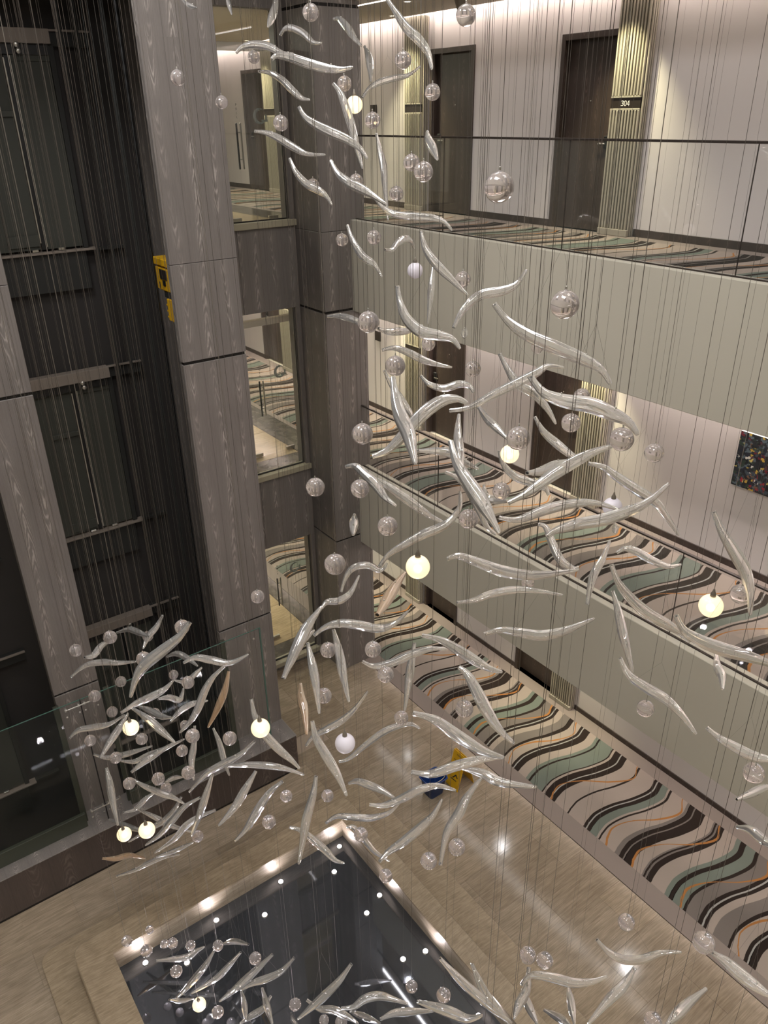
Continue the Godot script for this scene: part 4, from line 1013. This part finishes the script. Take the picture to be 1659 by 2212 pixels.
		spot("pilaster_light", Vector3(7.98, c - 0.03, (p[0] + p[1]) / 2 - 0.05), Vector3(0.1, -1, 0), 6.0 if i < 2 else 5.0, 38.0, Color(1.0, 0.97, 0.8), 0.03)
		var dl := thing("downlight", "round downlight in the %s corridor ceiling %s" % [LEVEL[l], which], "downlight", Vector3(7.98, c, (p[0] + p[1]) / 2 - 0.05), "corridor downlights")
		put(lathe([Vector2(0.0, -0.004), Vector2(0.042, -0.004), Vector2(0.045, 0.0)], 20), "lens", M.lens, dl)
		put(lathe([Vector2(0.045, 0.0), Vector2(0.046, -0.008), Vector2(0.056, -0.006), Vector2(0.058, 0.0)], 20), "trim_ring", M.white, dl)
	for i in 4:
		var z := -1.2 - i * 2.7
		var at := Vector3(7.2, c, z)
		var dl := thing("downlight", "round downlight over the middle of the %s corridor, %s along" % [LEVEL[l], ["nearest", "second", "third", "farthest"][i]], "downlight", at, "corridor downlights")
		put(lathe([Vector2(0.0, -0.004), Vector2(0.042, -0.004), Vector2(0.045, 0.0)], 20), "lens", M.lens, dl)
		put(lathe([Vector2(0.045, 0.0), Vector2(0.046, -0.008), Vector2(0.056, -0.006), Vector2(0.058, 0.0)], 20), "trim_ring", M.white, dl)
		spot("corridor_downlight", at + Vector3(0, -0.03, 0), Vector3.DOWN, 0.85, 50.0, warm, 0.04)
	# cove along the wall and the linear strip near the balcony edge
	var cove := thing("cove_light", "linear cove light along the wall of the %s corridor" % LEVEL[l], "light", Vector3(8.25, c + 0.1, -6), "corridor cove lights")
	box("led_strip", M.cove, Vector3(8.242, c + 0.07, -18.3), Vector3(8.256, c + 0.13, 2.0), cove)
	for i in 4:
		area_light("cove_glow", Vector3(8.268, c + 0.1, -0.5 - i * 5.0), Vector3(1, -1.3, 0), Vector2(4.9, 0.05), [7.0, 14.0, 2.4][l], Color(1.0, 0.95, 0.93), Vector3(0, 0, 1))
	var strip := thing("strip_light", "slim ceiling strip light near the edge of the %s corridor" % LEVEL[l], "light", Vector3(6.88, c, -6), "corridor strip lights")
	box("diffuser", M.cove, Vector3(6.86, c - 0.006, -10.4), Vector3(6.9, c, 2.0), strip)
	for i in 2:
		area_light("strip_glow", Vector3(6.88, c - 0.015, -1.2 - i * 6.2), Vector3.DOWN, Vector2(6.1, 0.04), 0.8, warm, Vector3(0, 0, 1))


func build_lobby(l: int) -> void:
	var y: float = FY[l]
	var c: float = CY[l]
	var f := structure("floor")
	box("slab", M.joint, Vector3(2.0, y - 0.3, -18.4), Vector3(6.6, y - 0.02, -10.42), f)
	box("marble_border", M.marble, Vector3(2.0, y - 0.02, -10.95), Vector3(6.6, y, -10.42), f)
	box("marble_border", M.marble, Vector3(6.1, y - 0.02, -18.4), Vector3(6.6, y, -10.952), f)
	for i in 5:
		for k in 6:
			var a := Vector3(6.095 - (i + 1) * 0.8, y - 0.02, -10.955 - (k + 1) * 1.2)
			box("tile", M.cream_tile, a + Vector3(0.003, 0, 0.003), a + Vector3(0.797, 0.02, 1.197), f, 0.001)
	var s := structure("ceiling")
	box("plaster", M.ceiling, Vector3(2.0, c, -18.4), Vector3(6.6, c + 0.1, -10.42), s)
	s = structure("wall_lobby")
	box("plaster", M.wall, Vector3(1.9, y - 0.3, -18.4), Vector3(2.0, c + 0.1, -10.42), s)
	box("plaster", M.wall, Vector3(2.0, y - 0.3, -18.5), Vector3(8.7, c + 0.1, -18.4), s)
	var at := Vector3(5.0, c, -13.6)
	var t := thing("lobby_light", "linear ceiling light inside the %s lift lobby" % LEVEL[l], "ceiling light", at, "lift lobby lights")
	box("diffuser", M.cove, at + Vector3(-0.9, -0.01, -0.06), at + Vector3(0.9, 0, 0.06), t)
	area_light("lobby_glow", at + Vector3(0, -0.03, 0), Vector3.DOWN, Vector2(1.8, 0.12), 14.0, Color(1.0, 1.0, 0.9))
	# glass doors behind the window
	var g := thing("glass_door", "double glass door with pull bars behind the %s lobby window" % LEVEL[l], "door", Vector3(5.97, y, -11.15), "lift lobby glass doors")
	for p in [[5.36, 5.965], [5.975, 6.58]]:
		box("glass_leaf", M.window, Vector3(p[0], y + 0.01, -11.156), Vector3(p[1], y + 2.2, -11.144), g)
		box("patch_fitting", M.steel, Vector3(p[0], y + 0.01, -11.17), Vector3(p[0] + 0.16, y + 0.06, -11.13), g, 0.004)
	box("jamb", M.white, Vector3(5.3, y + 0.007, -11.2), Vector3(5.36, y + 2.35, -11.1), g, 0.004)
	box("jamb", M.white, Vector3(6.58, y + 0.007, -11.2), Vector3(6.64, y + 2.35, -11.1), g, 0.004)
	box("transom", M.white, Vector3(5.3, y + 2.2, -11.2), Vector3(6.64, y + 2.3, -11.1), g, 0.004)
	for x in [5.58, 6.27]:
		for dx in [-0.03, 0.035]:
			box("pull_bar", M.black if dx < 0 else M.steel, Vector3(x + dx - 0.012, y + 0.72, -11.115), Vector3(x + dx + 0.012, y + 1.32, -11.09), g, 0.006)
		for dy in [0.85, 1.2]:
			box("bracket", M.steel, Vector3(x - 0.035, y + dy - 0.008, -11.145), Vector3(x + 0.04, y + dy + 0.008, -11.11), g)
		var tm := TextMesh.new()
		tm.text = "P\nU\nL\nL"
		tm.font = SystemFont.new()
		tm.font.font_names = PackedStringArray(["Droid Sans"])
		tm.font_size = 48
		tm.pixel_size = 0.0009
		tm.depth = 0.002
		put(tm, "lettering", M.black if x < 6.0 else M.white, g, Vector3(x + 0.01, y + 1.47, -11.14) - g.position)
	var rings := []
	for i in 25:
		var a := deg_to_rad(60.0 + i * 10.5)
		var o := Vector3(cos(a), sin(a), 0) * 0.105
		var n := Vector3(cos(a), sin(a), 0) * 0.08 + Vector3(0.024, 0, 0)
		rings.append([o, n, n + Vector3(0, 0, 0.002), o + Vector3(0, 0, 0.002)])
	var logo := put(loft(rings, true, true), "logo", M.logo, g, Vector3(5.95, y + 1.4, -11.14) - g.position)
	put(bevel_box(Vector3(0.1, 0.028, 0.002), 0.0), "logo_bar", M.logo, logo, Vector3(0.075, -0.06, 0.001))
	put(bevel_box(Vector3(0.028, 0.075, 0.002), 0.0), "logo_bar", M.logo, logo, Vector3(0.1, -0.02, 0.001))


func lift_door(dx: float, y: float, label: String) -> void:
	var t := thing("lift_door", label, "lift door", Vector3(2.45 + dx, y, -10.25), "lift landing doors seen from the shaft")
	var v := func(x: float, h: float, z: float) -> Vector3: return Vector3(x + dx, y + h, z)
	box("header_beam", M.lift_beam, v.call(1.6, 2.135, -10.25), v.call(2.92, 2.275, -10.12), t, 0.004)
	box("header_rail", M.lift_dark, v.call(2.92, 2.115, -10.27), v.call(3.37, 2.275, -10.2), t, 0.004)
	box("header_lip", M.lift_beam, v.call(2.92, 2.255, -10.2), v.call(3.37, 2.275, -10.16), t, 0.002)
	box("hanger", M.black, v.call(1.65, 2.03, -10.24), v.call(2.9, 2.135, -10.17), t)
	box("left_panel", M.lift_panel, v.call(1.62, 0.02, -10.26), v.call(2.41, 2.05, -10.22), t, 0.003)
	box("stiffener", M.lift_panel, v.call(2.07, 1.43, -10.22), v.call(2.41, 1.49, -10.19), t, 0.003)
	box("stiffener", M.lift_panel, v.call(2.05, 0.2, -10.22), v.call(2.08, 2.0, -10.205), t, 0.002)
	box("stiffener", M.lift_panel, v.call(2.05, 0.06, -10.22), v.call(2.41, 0.19, -10.2), t, 0.003)
	box("meeting_edge", M.steel, v.call(2.407, 0.1, -10.2), v.call(2.418, 2.0, -10.18), t)
	box("gap_seal", M.black, v.call(2.418, 0.02, -10.25), v.call(2.475, 2.05, -10.2), t)
	box("meeting_edge", M.steel, v.call(2.475, 0.05, -10.2), v.call(2.483, 2.02, -10.18), t)
	box("right_panel", M.lift_panel, v.call(2.483, 0.02, -10.26), v.call(2.9, 2.05, -10.215), t, 0.003)
	box("top_flange", M.lift_panel, v.call(2.483, 1.97, -10.215), v.call(2.9, 2.05, -10.195), t, 0.002)
	box("side_post", M.lift_dark, v.call(2.9, 0.0, -10.28), v.call(2.96, 2.13, -10.19), t, 0.003)
	for x in [2.56, 2.57]:
		put(lathe([Vector2(0.0, 0.015), Vector2(0.02, 0.015), Vector2(0.03, 0.008), Vector2(0.03, -0.008), Vector2(0.02, -0.015), Vector2(0.0, -0.015)], 14), "roller", M.steel, t, v.call(x, 2.12 if x < 2.565 else 2.06, -10.13) - t.position, Basis(Vector3.RIGHT, PI / 2))
	for x in [1.78, 2.3, 2.6]:
		box("guide_shoe", M.steel, v.call(x, 0.0, -10.21), v.call(x + 0.07, 0.03, -10.18), t, 0.003)
	box("sill", M.lift_beam, v.call(1.62, -0.03, -10.27), v.call(3.05, -0.005, -10.15), t, 0.003)
	box("sill_rail", M.lift_dark, v.call(2.96, -0.05, -10.27), v.call(3.4, -0.01, -10.2), t, 0.003)
	box("apron", M.lift_dark, v.call(1.62, -0.48, -10.26), v.call(2.92, -0.03, -10.2), t, 0.002)


func build_shaft() -> void:
	var s := structure("wall_shaft")
	box("rear", M.shaft, Vector3(-4.2, -1.6, -10.45), Vector3(4.07, TOP, -10.29), s)
	box("side", M.shaft, Vector3(-4.2, -1.6, -10.3), Vector3(-4.0, TOP, -8.0), s)
	box("pit", M.shaft, Vector3(-4.2, -1.7, -10.3), Vector3(4.07, -1.6, -8.0), s)
	box("pit_front", M.shaft, Vector3(-4.2, -1.6, -8.35), Vector3(4.07, 0.0, -8.25), s)
	for l in 3:
		lift_door(0.0, FY[l], "grey lift landing doors between the columns, %s floor" % LEVEL[l])
		lift_door(-2.28, FY[l], "grey lift landing doors left of the left column, %s floor" % LEVEL[l])
	# guide rails and ropes
	var names := ["steel guide rail beside the landing doors", "steel guide rail in the dark middle of the lift bay", "steel guide rail close to the right column"]
	var spots := [Vector2(3.0, -10.0), Vector2(3.1, -9.75), Vector2(3.18, -9.1)]
	for i in 3:
		var p: Vector2 = spots[i]
		var g := thing("guide_rail", names[i], "lift rail", Vector3(p.x, 0, p.y), "lift guide rails")
		box("flange", M.lift_dark, Vector3(p.x - 0.018, -1.6, p.y - 0.006), Vector3(p.x + 0.018, TOP, p.y), g)
		box("blade", M.lift_dark, Vector3(p.x - 0.005, -1.6, p.y), Vector3(p.x + 0.005, TOP, p.y + 0.05), g)
	for i in 4:
		var at := Vector3(2.93 + i * 0.055, 0, -8.95 + 0.03 * i)
		var r := thing("lift_rope", "steel lift rope in the right bay, %s from the left" % ["first", "second", "third", "fourth"][i], "rope", at, "lift ropes")
		wire(r, at + Vector3(0, -1.5, 0), at + Vector3(0, TOP, 0), 0.0035, M.lift_dark, "strand")
	var pts := []
	for i in 260:
		pts.append(Vector3(0, -1.5 + i * (TOP + 1.5) / 259.0, 0))
	var ch := thing("compensation_chain", "black beaded lift chain hanging beside the ropes", "chain", Vector3(3.24, 0, -8.86))
	put(loft(along(pts, func(t, _a): return 0.016 + 0.006 * sin(t * 259.0 * 2.4), 7)), "links", M.black, ch)
	# yellow overspeed device on the shaft side of the right column
	var o := thing("lift_brake_unit", "yellow boxed lift brake unit half hidden by the right column", "lift machine", Vector3(3.45, 7.1, -8.9))
	box("housing", M.yellow, Vector3(3.37, 7.1, -9.16), Vector3(3.6, 7.38, -8.6), o, 0.02)
	box("lid", M.yellow, Vector3(3.36, 7.39, -9.18), Vector3(3.6, 7.47, -8.62), o, 0.008)
	box("window", M.plate, Vector3(3.362, 7.24, -9.02), Vector3(3.37, 7.35, -8.82), o, 0.002)
	box("slot", M.black, Vector3(3.363, 7.17, -8.96), Vector3(3.37, 7.23, -8.88), o)
	box("mark", M.black, Vector3(3.366, 7.13, -9.07), Vector3(3.37, 7.2, -9.05), o)
	box("foot", M.lift_dark, Vector3(3.38, 7.03, -9.0), Vector3(3.6, 7.1, -8.62), o, 0.004)
	box("jaw", M.yellow, Vector3(3.36, 6.78, -8.9), Vector3(3.6, 7.03, -8.68), o, 0.006)
	for i in 3:
		box("tooth", M.yellow, Vector3(3.37, 6.8 + i * 0.07, -8.96), Vector3(3.55, 6.82 + i * 0.07, -8.9), o, 0.003)
	# plinth under the lift front
	var p := structure("trim_1")
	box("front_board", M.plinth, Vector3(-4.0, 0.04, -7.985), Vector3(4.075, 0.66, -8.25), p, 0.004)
	box("kick", M.groove, Vector3(-4.0, 0.0, -7.995), Vector3(4.07, 0.04, -8.25), p)
	box("cap", M.wood, Vector3(-4.0, 0.66, -7.98), Vector3(4.08, 0.675, -8.44), p, 0.003)
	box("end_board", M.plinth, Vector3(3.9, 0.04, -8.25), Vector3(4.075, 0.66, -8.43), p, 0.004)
	# glass barrier on the plinth
	var b := thing("glass_barrier", "tall clear glass barrier standing on the plinth before the lift", "barrier", Vector3(1.3, 0.675, -8.12))
	for x in [[-3.9, 1.297], [1.309, 3.72]]:
		box("glass_panel", M.barrier, Vector3(x[0], 0.675, -8.126), Vector3(x[1], 2.69, -8.114), b)
		box("top_edge", M.glass_edge, Vector3(x[0], 2.685, -8.126), Vector3(x[1], 2.692, -8.114), b)
	box("joint", M.black, Vector3(1.297, 0.675, -8.128), Vector3(1.309, 2.69, -8.112), b)
	box("end_panel", M.barrier, Vector3(3.72, 0.675, -8.43), Vector3(3.732, 2.69, -8.114), b)
	box("end_edge", M.glass_edge, Vector3(3.717, 0.675, -8.13), Vector3(3.735, 2.69, -8.11), b)
	for x in [[-3.9, 1.05], [1.64, 3.25]]:
		box("base_rail", M.olive, Vector3(x[0], 0.675, -8.22), Vector3(x[1], 0.9, -8.17), b, 0.004)
	for x in [1.01, 1.62, 3.2]:
		box("side_rail", M.olive, Vector3(x, 0.675, -8.3), Vector3(x + 0.07, 2.6, -8.26), b, 0.003)
	for h in [0.96, 2.63]:
		box("tie_rod", M.steel, Vector3(1.12, h - 0.008, -8.1), Vector3(1.49, h + 0.008, -8.085), b, 0.005)
		for x in [1.12, 1.27, 1.34, 1.49]:
			box("clamp", M.steel, Vector3(x - 0.012, h - 0.02, -8.13), Vector3(x + 0.012, h + 0.02, -8.09), b, 0.004)
			box("bolt", M.steel, Vector3(x - 0.01, h - 0.12, -8.114), Vector3(x + 0.01, h - 0.1, -8.1), b, 0.004)
	for h in [1.0, 2.55]:
		box("bolt", M.steel, Vector3(3.6, h, -8.114), Vector3(3.63, h + 0.03, -8.09), b, 0.008)


func rounded(lo: Vector2, hi: Vector2, r: float, y: float, n := 6) -> Array:
	var out := []
	for k in [[Vector2(hi.x - r, hi.y - r), 0.0], [Vector2(lo.x + r, hi.y - r), 90.0], [Vector2(lo.x + r, lo.y + r), 180.0], [Vector2(hi.x - r, lo.y + r), 270.0]]:
		for i in n + 1:
			var a := deg_to_rad(k[1] + 90.0 * i / n)
			var p: Vector2 = k[0] + Vector2(cos(a), sin(a)) * r
			out.append(Vector3(p.x, y, p.y))
	return out


func build_pool() -> void:
	var t := thing("reflecting_pool", "raised travertine pool filled with still black water", "pool", Vector3(2.3, 0, -3.8))
	var shift := func(r: Array) -> Array: return r.map(func(p): return p - t.position)
	var lo := Vector2(0.05, -7.2)
	var hi := Vector2(4.66, -0.4)
	put(hard(loft([shift.call(rounded(lo, hi, 0.16, 0.0)), shift.call(rounded(lo, hi, 0.16, 0.095)), shift.call(rounded(lo + Vector2(0.006, 0.006), hi - Vector2(0.006, 0.006), 0.155, 0.1))], false, true)), "step", M.kerb, t)
	lo = Vector2(0.37, -6.79)
	hi = Vector2(4.13, -0.8)
	var ilo := Vector2(0.74, -6.46)
	var ihi := Vector2(3.87, -1.15)
	put(hard(loft([shift.call(rounded(lo, hi, 0.13, 0.1)), shift.call(rounded(lo, hi, 0.13, 0.412)), shift.call(rounded(lo + Vector2(0.008, 0.008), hi - Vector2(0.008, 0.008), 0.125, 0.42)), shift.call(rounded(ilo, ihi, 0.004, 0.42)), shift.call(rounded(ilo, ihi, 0.004, 0.395))])), "kerb", M.kerb, t)
	put(hard(loft([shift.call(rounded(ilo, ihi, 0.004, 0.395)), shift.call(rounded(ilo, ihi, 0.004, 0.02))])), "liner", M.liner, t)
	box("water", M.water, Vector3(0.73, 0.0, -6.47), Vector3(3.88, 0.12, -1.14), t)
	# pool lamps in two rings
	var spots := []
	for i in 4:
		spots.append([Vector2(3.73 - i * 0.9, -6.33), "outer ring far side"])
		if i > 0:
			spots.append([Vector2(3.73, -6.33 + i * 0.92), "outer ring right side"])
			spots.append([Vector2(1.03, -6.33 + i * 0.92), "outer ring left side"])
	for i in 3:
		spots.append([Vector2(3.46 - i * 1.02, -6.04), "inner ring far side"])
		if i > 0:
			spots.append([Vector2(3.46, -6.04 + i * 0.735), "inner ring right side"])
			spots.append([Vector2(1.42, -6.04 + i * 0.735), "inner ring left side"])
	var seen := {}
	for s in spots:
		seen[s[1]] = seen.get(s[1], 0) + 1
		var at := Vector3(s[0].x, 0.12, s[0].y)
		var p := thing("pool_lamp", "small bright pool lamp, %s, number %s from the far corner" % [s[1], ["one", "two", "three", "four"][seen[s[1]] - 1]], "pool lamp", at, "pool lamps")
		put(lathe([Vector2(0.0, 0.03), Vector2(0.022, 0.026), Vector2(0.03, 0.012)], 14), "lamp_lens", M.pool_lens, p)
		put(lathe([Vector2(0.031, 0.014), Vector2(0.036, 0.01), Vector2(0.04, -0.02)], 14), "lamp_body", M.steel, p)
		if s[1].begins_with("inner"):
			spot("pool_beam", at + Vector3(0, 0.035, 0), Vector3(0, 1, 0), 3.5, 38.0, Color(1.0, 0.96, 0.98), 0.02)
		else:
			spot("pool_wash", at + Vector3(0, 0.035, 0), Vector3(0, 1, 0), 0.22, 82.0, Color(1.0, 0.96, 0.98), 0.05)


func hard(m: ArrayMesh) -> ArrayMesh:   # flat facets, so that edges stay crisp
	var st := SurfaceTool.new()
	st.create_from(m, 0)
	st.deindex()
	st.set_smooth_group(-1)
	var a := st.commit_to_arrays()
	var v: PackedVector3Array = a[Mesh.ARRAY_VERTEX]
	var out := SurfaceTool.new()
	out.begin(Mesh.PRIMITIVE_TRIANGLES)
	for i in range(0, v.size(), 3):
		var n := -(v[i + 1] - v[i]).cross(v[i + 2] - v[i]).normalized()
		for k in 3:
			out.set_normal(n)
			out.add_vertex(v[i + k])
	return out.commit()


func build_floor_things() -> void:
	# wet floor sign
	var s := thing("wet_floor_sign", "yellow folding caution sign standing beside the blue bucket", "sign", Vector3(5.85, 0, -6.3))
	for k in [-1.0, 1.0]:
		var tilt := Basis(Vector3.BACK, -k * 0.24)
		var b := put(bevel_box(Vector3(0.012, 0.6, 0.26), 0.003), "board", M.yellow, s, Vector3(k * 0.085, 0.297, 0), Basis(Vector3.BACK, k * 0.25))
		if k < 0:
			var tm := TextMesh.new()
			tm.text = "CAUTION"
			tm.font = SystemFont.new()
			tm.font.font_names = PackedStringArray(["Droid Sans"])
			tm.font_size = 40
			tm.pixel_size = 0.001
			tm.depth = 0.002
			put(tm, "lettering", M.black, b, Vector3(-0.0075, 0.15, 0), Basis(Vector3.UP, -PI / 2))
			put(tube([Vector3(-0.008, -0.13, -0.02), Vector3(-0.008, -0.06, 0.03)], 0.009, 6), "figure_mark", M.black, b)
			put(tube([Vector3(-0.008, -0.06, 0.03), Vector3(-0.008, -0.1, 0.07)], 0.008, 6), "figure_mark", M.black, b)
			put(tube([Vector3(-0.008, -0.16, -0.06), Vector3(-0.008, -0.15, 0.06)], 0.006, 6), "figure_mark", M.black, b)
			put(bevel_box(Vector3(0.004, 0.025, 0.1), 0.0), "grip_slot", std("#9a740c"), b, Vector3(-0.007, 0.25, 0))
	# blue bucket
	var at := Vector3(5.42, 0, -6.4)
	var u := thing("bucket", "blue rectangular plastic bucket standing near the caution sign", "bucket", at)
	var ring := func(w: float, d: float, y: float) -> Array: return rounded(Vector2(-w, -d), Vector2(w, d), 0.04, y, 4)
	put(loft([ring.call(0.12, 0.1, 0.0), ring.call(0.155, 0.13, 0.3), ring.call(0.17, 0.145, 0.3), ring.call(0.17, 0.145, 0.285)], true), "body", M.blue, u)
	put(loft([ring.call(0.15, 0.125, 0.3), ring.call(0.117, 0.097, 0.015)], false, true), "inside", M.blue, u)
	var arc := []
	for i in 13:
		var a := PI * i / 12.0
		arc.append(Vector3(cos(a) * 0.17, 0.28 + sin(a) * 0.05, 0.02 + sin(a) * 0.12))
	put(tube(arc, 0.005, 6), "handle", M.steel, u)
	# ceiling speaker and small dark signs on the corridor wall
	var d := thing("ceiling_speaker", "small grey cone speaker under the upper corridor ceiling", "speaker", Vector3(7.62, CY[2], -8.75))
	put(lathe([Vector2(0.0, -0.12), Vector2(0.05, -0.12), Vector2(0.055, -0.11), Vector2(0.09, -0.01), Vector2(0.09, 0.0)], 20), "housing", M.socket, d)
	for l in [1, 2]:
		var g := thing("wall_sign", "small dark sign plate on the wall beside the %s far pilaster" % LEVEL[l], "sign", Vector3(WX, FY[l] + 1.45, -11.8), "corridor wall signs")
		box("plate", M.plate, Vector3(WX - 0.02, FY[l] + 1.36, -11.9), Vector3(WX, FY[l] + 1.54, -11.74), g, 0.003)
	# painting on the middle corridor wall
	var p := thing("painting", "abstract dark canvas with red and yellow dabs on the corridor wall", "painting", Vector3(WX, 4.845, -4.0))
	box("stretcher", M.white, Vector3(WX - 0.037, 4.845, -4.48), Vector3(WX - 0.002, 5.53, -3.38), p, 0.003)
	var m := std("#ffffff", 0.6)
	m.albedo_texture = canvas_texture()
	var st := SurfaceTool.new()
	st.begin(Mesh.PRIMITIVE_TRIANGLES)
	for q in [[0, 0], [1, 1], [1, 0], [0, 0], [0, 1], [1, 1]]:
		st.set_normal(Vector3.LEFT)
		st.set_uv(Vector2(q[0], 1.0 - q[1]))
		st.add_vertex(Vector3(WX - 0.0375, 4.845 + 0.685 * q[1], -4.48 + 1.1 * q[0]) - p.position)
	put(st.commit(), "canvas", m, p)


func swell(t: float) -> float:
	var at := [0.0, 0.1, 0.28, 0.5, 0.68, 0.85, 0.96, 1.0]
	var k := [0.40, 0.46, 0.80, 1.0, 0.86, 0.52, 0.34, 0.22]
	for i in 7:
		if t <= at[i + 1]:
			return cubic_interpolate(k[i], k[i + 1], k[maxi(i - 1, 0)], k[mini(i + 2, 7)], (t - at[i]) / (at[i + 1] - at[i]))
	return 0.22


func build_sculpture() -> void:
	var eyelet := lathe([Vector2(0.0, 0.012), Vector2(0.004, 0.009), Vector2(0.005, 0.004), Vector2(0.004, -0.004)], 8)
	var plug := lathe([Vector2(0.0, 0.003), Vector2(1.0, 0.0), Vector2(1.0, -0.2)], 12)
	for row in LEAVES:
		var p := []
		for i in range(3, row.size(), 3):
			p.append(Vector3(row[i], row[i + 1], row[i + 2]))
		var pts := catmull(p, 24)
		var mid: Vector3 = pts[12]
		var t := thing("glass_leaf_pendant", row[0], "glass pendant", mid, "hanging blown glass leaves")
		var own := pts.map(func(q): return q - mid)
		var big: float = row[2]
		var ph := rng.randf() * TAU
		put(loft(along(own, func(s, a): return big * swell(s) * (1.0 + 0.04 * cos(a * 9.0 + s * 3.0 + ph) + 0.012 * sin(s * 60.0 + a * 3.0)), 36)), "glass_body", M.leaf_amber if row[1] else M.leaf, t)
		var d: Vector3 = (own[0] - own[1]).normalized()
		var x := d.cross(Vector3.UP if absf(d.y) < 0.9 else Vector3.RIGHT).normalized()
		var e := big * 0.27
		put(plug, "tube_plug", M.black, t, own[0] - d * 0.004, Basis(x * e, d * 0.02, x.cross(d) * e))
		var a: Vector3 = own[7] + Vector3.UP * big * 0.72
		var b: Vector3 = own[16] + Vector3.UP * big * 0.8
		put(eyelet, "eyelet", M.steel, t, a)
		put(eyelet, "eyelet", M.steel, t, b)
		var meet := Vector3((a.x + b.x) / 2, maxf(a.y, b.y) + 0.16 + 0.3 * rng.randf(), (a.z + b.z) / 2)
		wire(t, a + mid, meet + mid, 0.0004, M.wire, "bridle_wire")
		wire(t, b + mid, meet + mid, 0.0004, M.wire, "bridle_wire")
		wire(t, meet + mid, Vector3(meet.x + mid.x, TOP, meet.z + mid.z), 0.00055, M.wire)
	var ball := []
	for i in 21:
		var a := -PI / 2 + (PI * 0.97) * i / 20.0
		ball.append(Vector2(maxf(cos(a), 0.001), sin(a)))
	var neck := ball.duplicate()
	neck.append_array([Vector2(0.075, 1.03), Vector2(0.06, 1.12), Vector2(0.0, 1.15)])
	var rings := []
	for i in neck.size():
		var ring := []
		for j in 36:
			var a := TAU * j / 36
			var k: float = 1.0 + 0.018 * sin(a * 5.0 + i * 0.35) + 0.01 * sin(a * 3.0 - i * 0.8)
			ring.append(Vector3(neck[i].x * cos(a) * k, neck[i].y, neck[i].x * sin(a) * k))
		rings.append(ring)
	var globe_mesh := loft(rings)
	var milk_mesh := lathe(ball, 32)
	var socket := lathe([Vector2(0.0, 0.05), Vector2(0.005, 0.048), Vector2(0.009, 0.03), Vector2(0.016, 0.016), Vector2(0.018, -0.01), Vector2(0.0, -0.012)], 14)
	for row in GLOBES:
		var at := Vector3(row[3], row[4], row[5])
		var r: float = row[2]
		if row[1] == 0:
			var t := thing("glass_globe_pendant", row[0], "glass pendant", at, "hanging clear glass globes")
			put(globe_mesh, "glass_body", M.globe, t, Vector3.ZERO, Basis(Vector3.UP, rng.randf() * TAU).scaled(Vector3.ONE * r))
			put(eyelet, "eyelet", M.steel, t, Vector3(0, r * 1.13, 0))
			wire(t, at + Vector3(0, r * 1.15, 0), Vector3(at.x, TOP, at.z), 0.0013, M.wire)
		else:
			var t := thing("globe_lamp_pendant", row[0], "pendant lamp", at, "hanging milk glass lamps")
			put(milk_mesh, "lamp_shade", M.lit if row[1] == 1 else M.milk, t, Vector3.ZERO, Basis.from_scale(Vector3.ONE * r))
			put(socket, "lamp_socket", M.socket, t, Vector3(0, r * 0.99, 0))
			wire(t, at + Vector3(0, r + 0.045, 0), Vector3(at.x, TOP, at.z), 0.0018, M.cord, "cord")
			put(milk_mesh, "bulb", M.bulb if row[1] == 1 else M.milk, t, Vector3(0, -r * 0.2, 0), Basis.from_scale(Vector3.ONE * r * 0.36))
			if row[1] == 1:
				var l := OmniLight3D.new()
				l.name = numbered("globe_lamp_glow")
				l.light_energy = 0.012
				l.light_color = Color(1.0, 0.84, 0.58)
				l.light_size = r * 0.3
				l.omni_range = 20.0
				l.omni_attenuation = 2.0
				l.shadow_enabled = true
				add_child(l)
				l.position = at - Vector3(0, r * 0.2, 0)
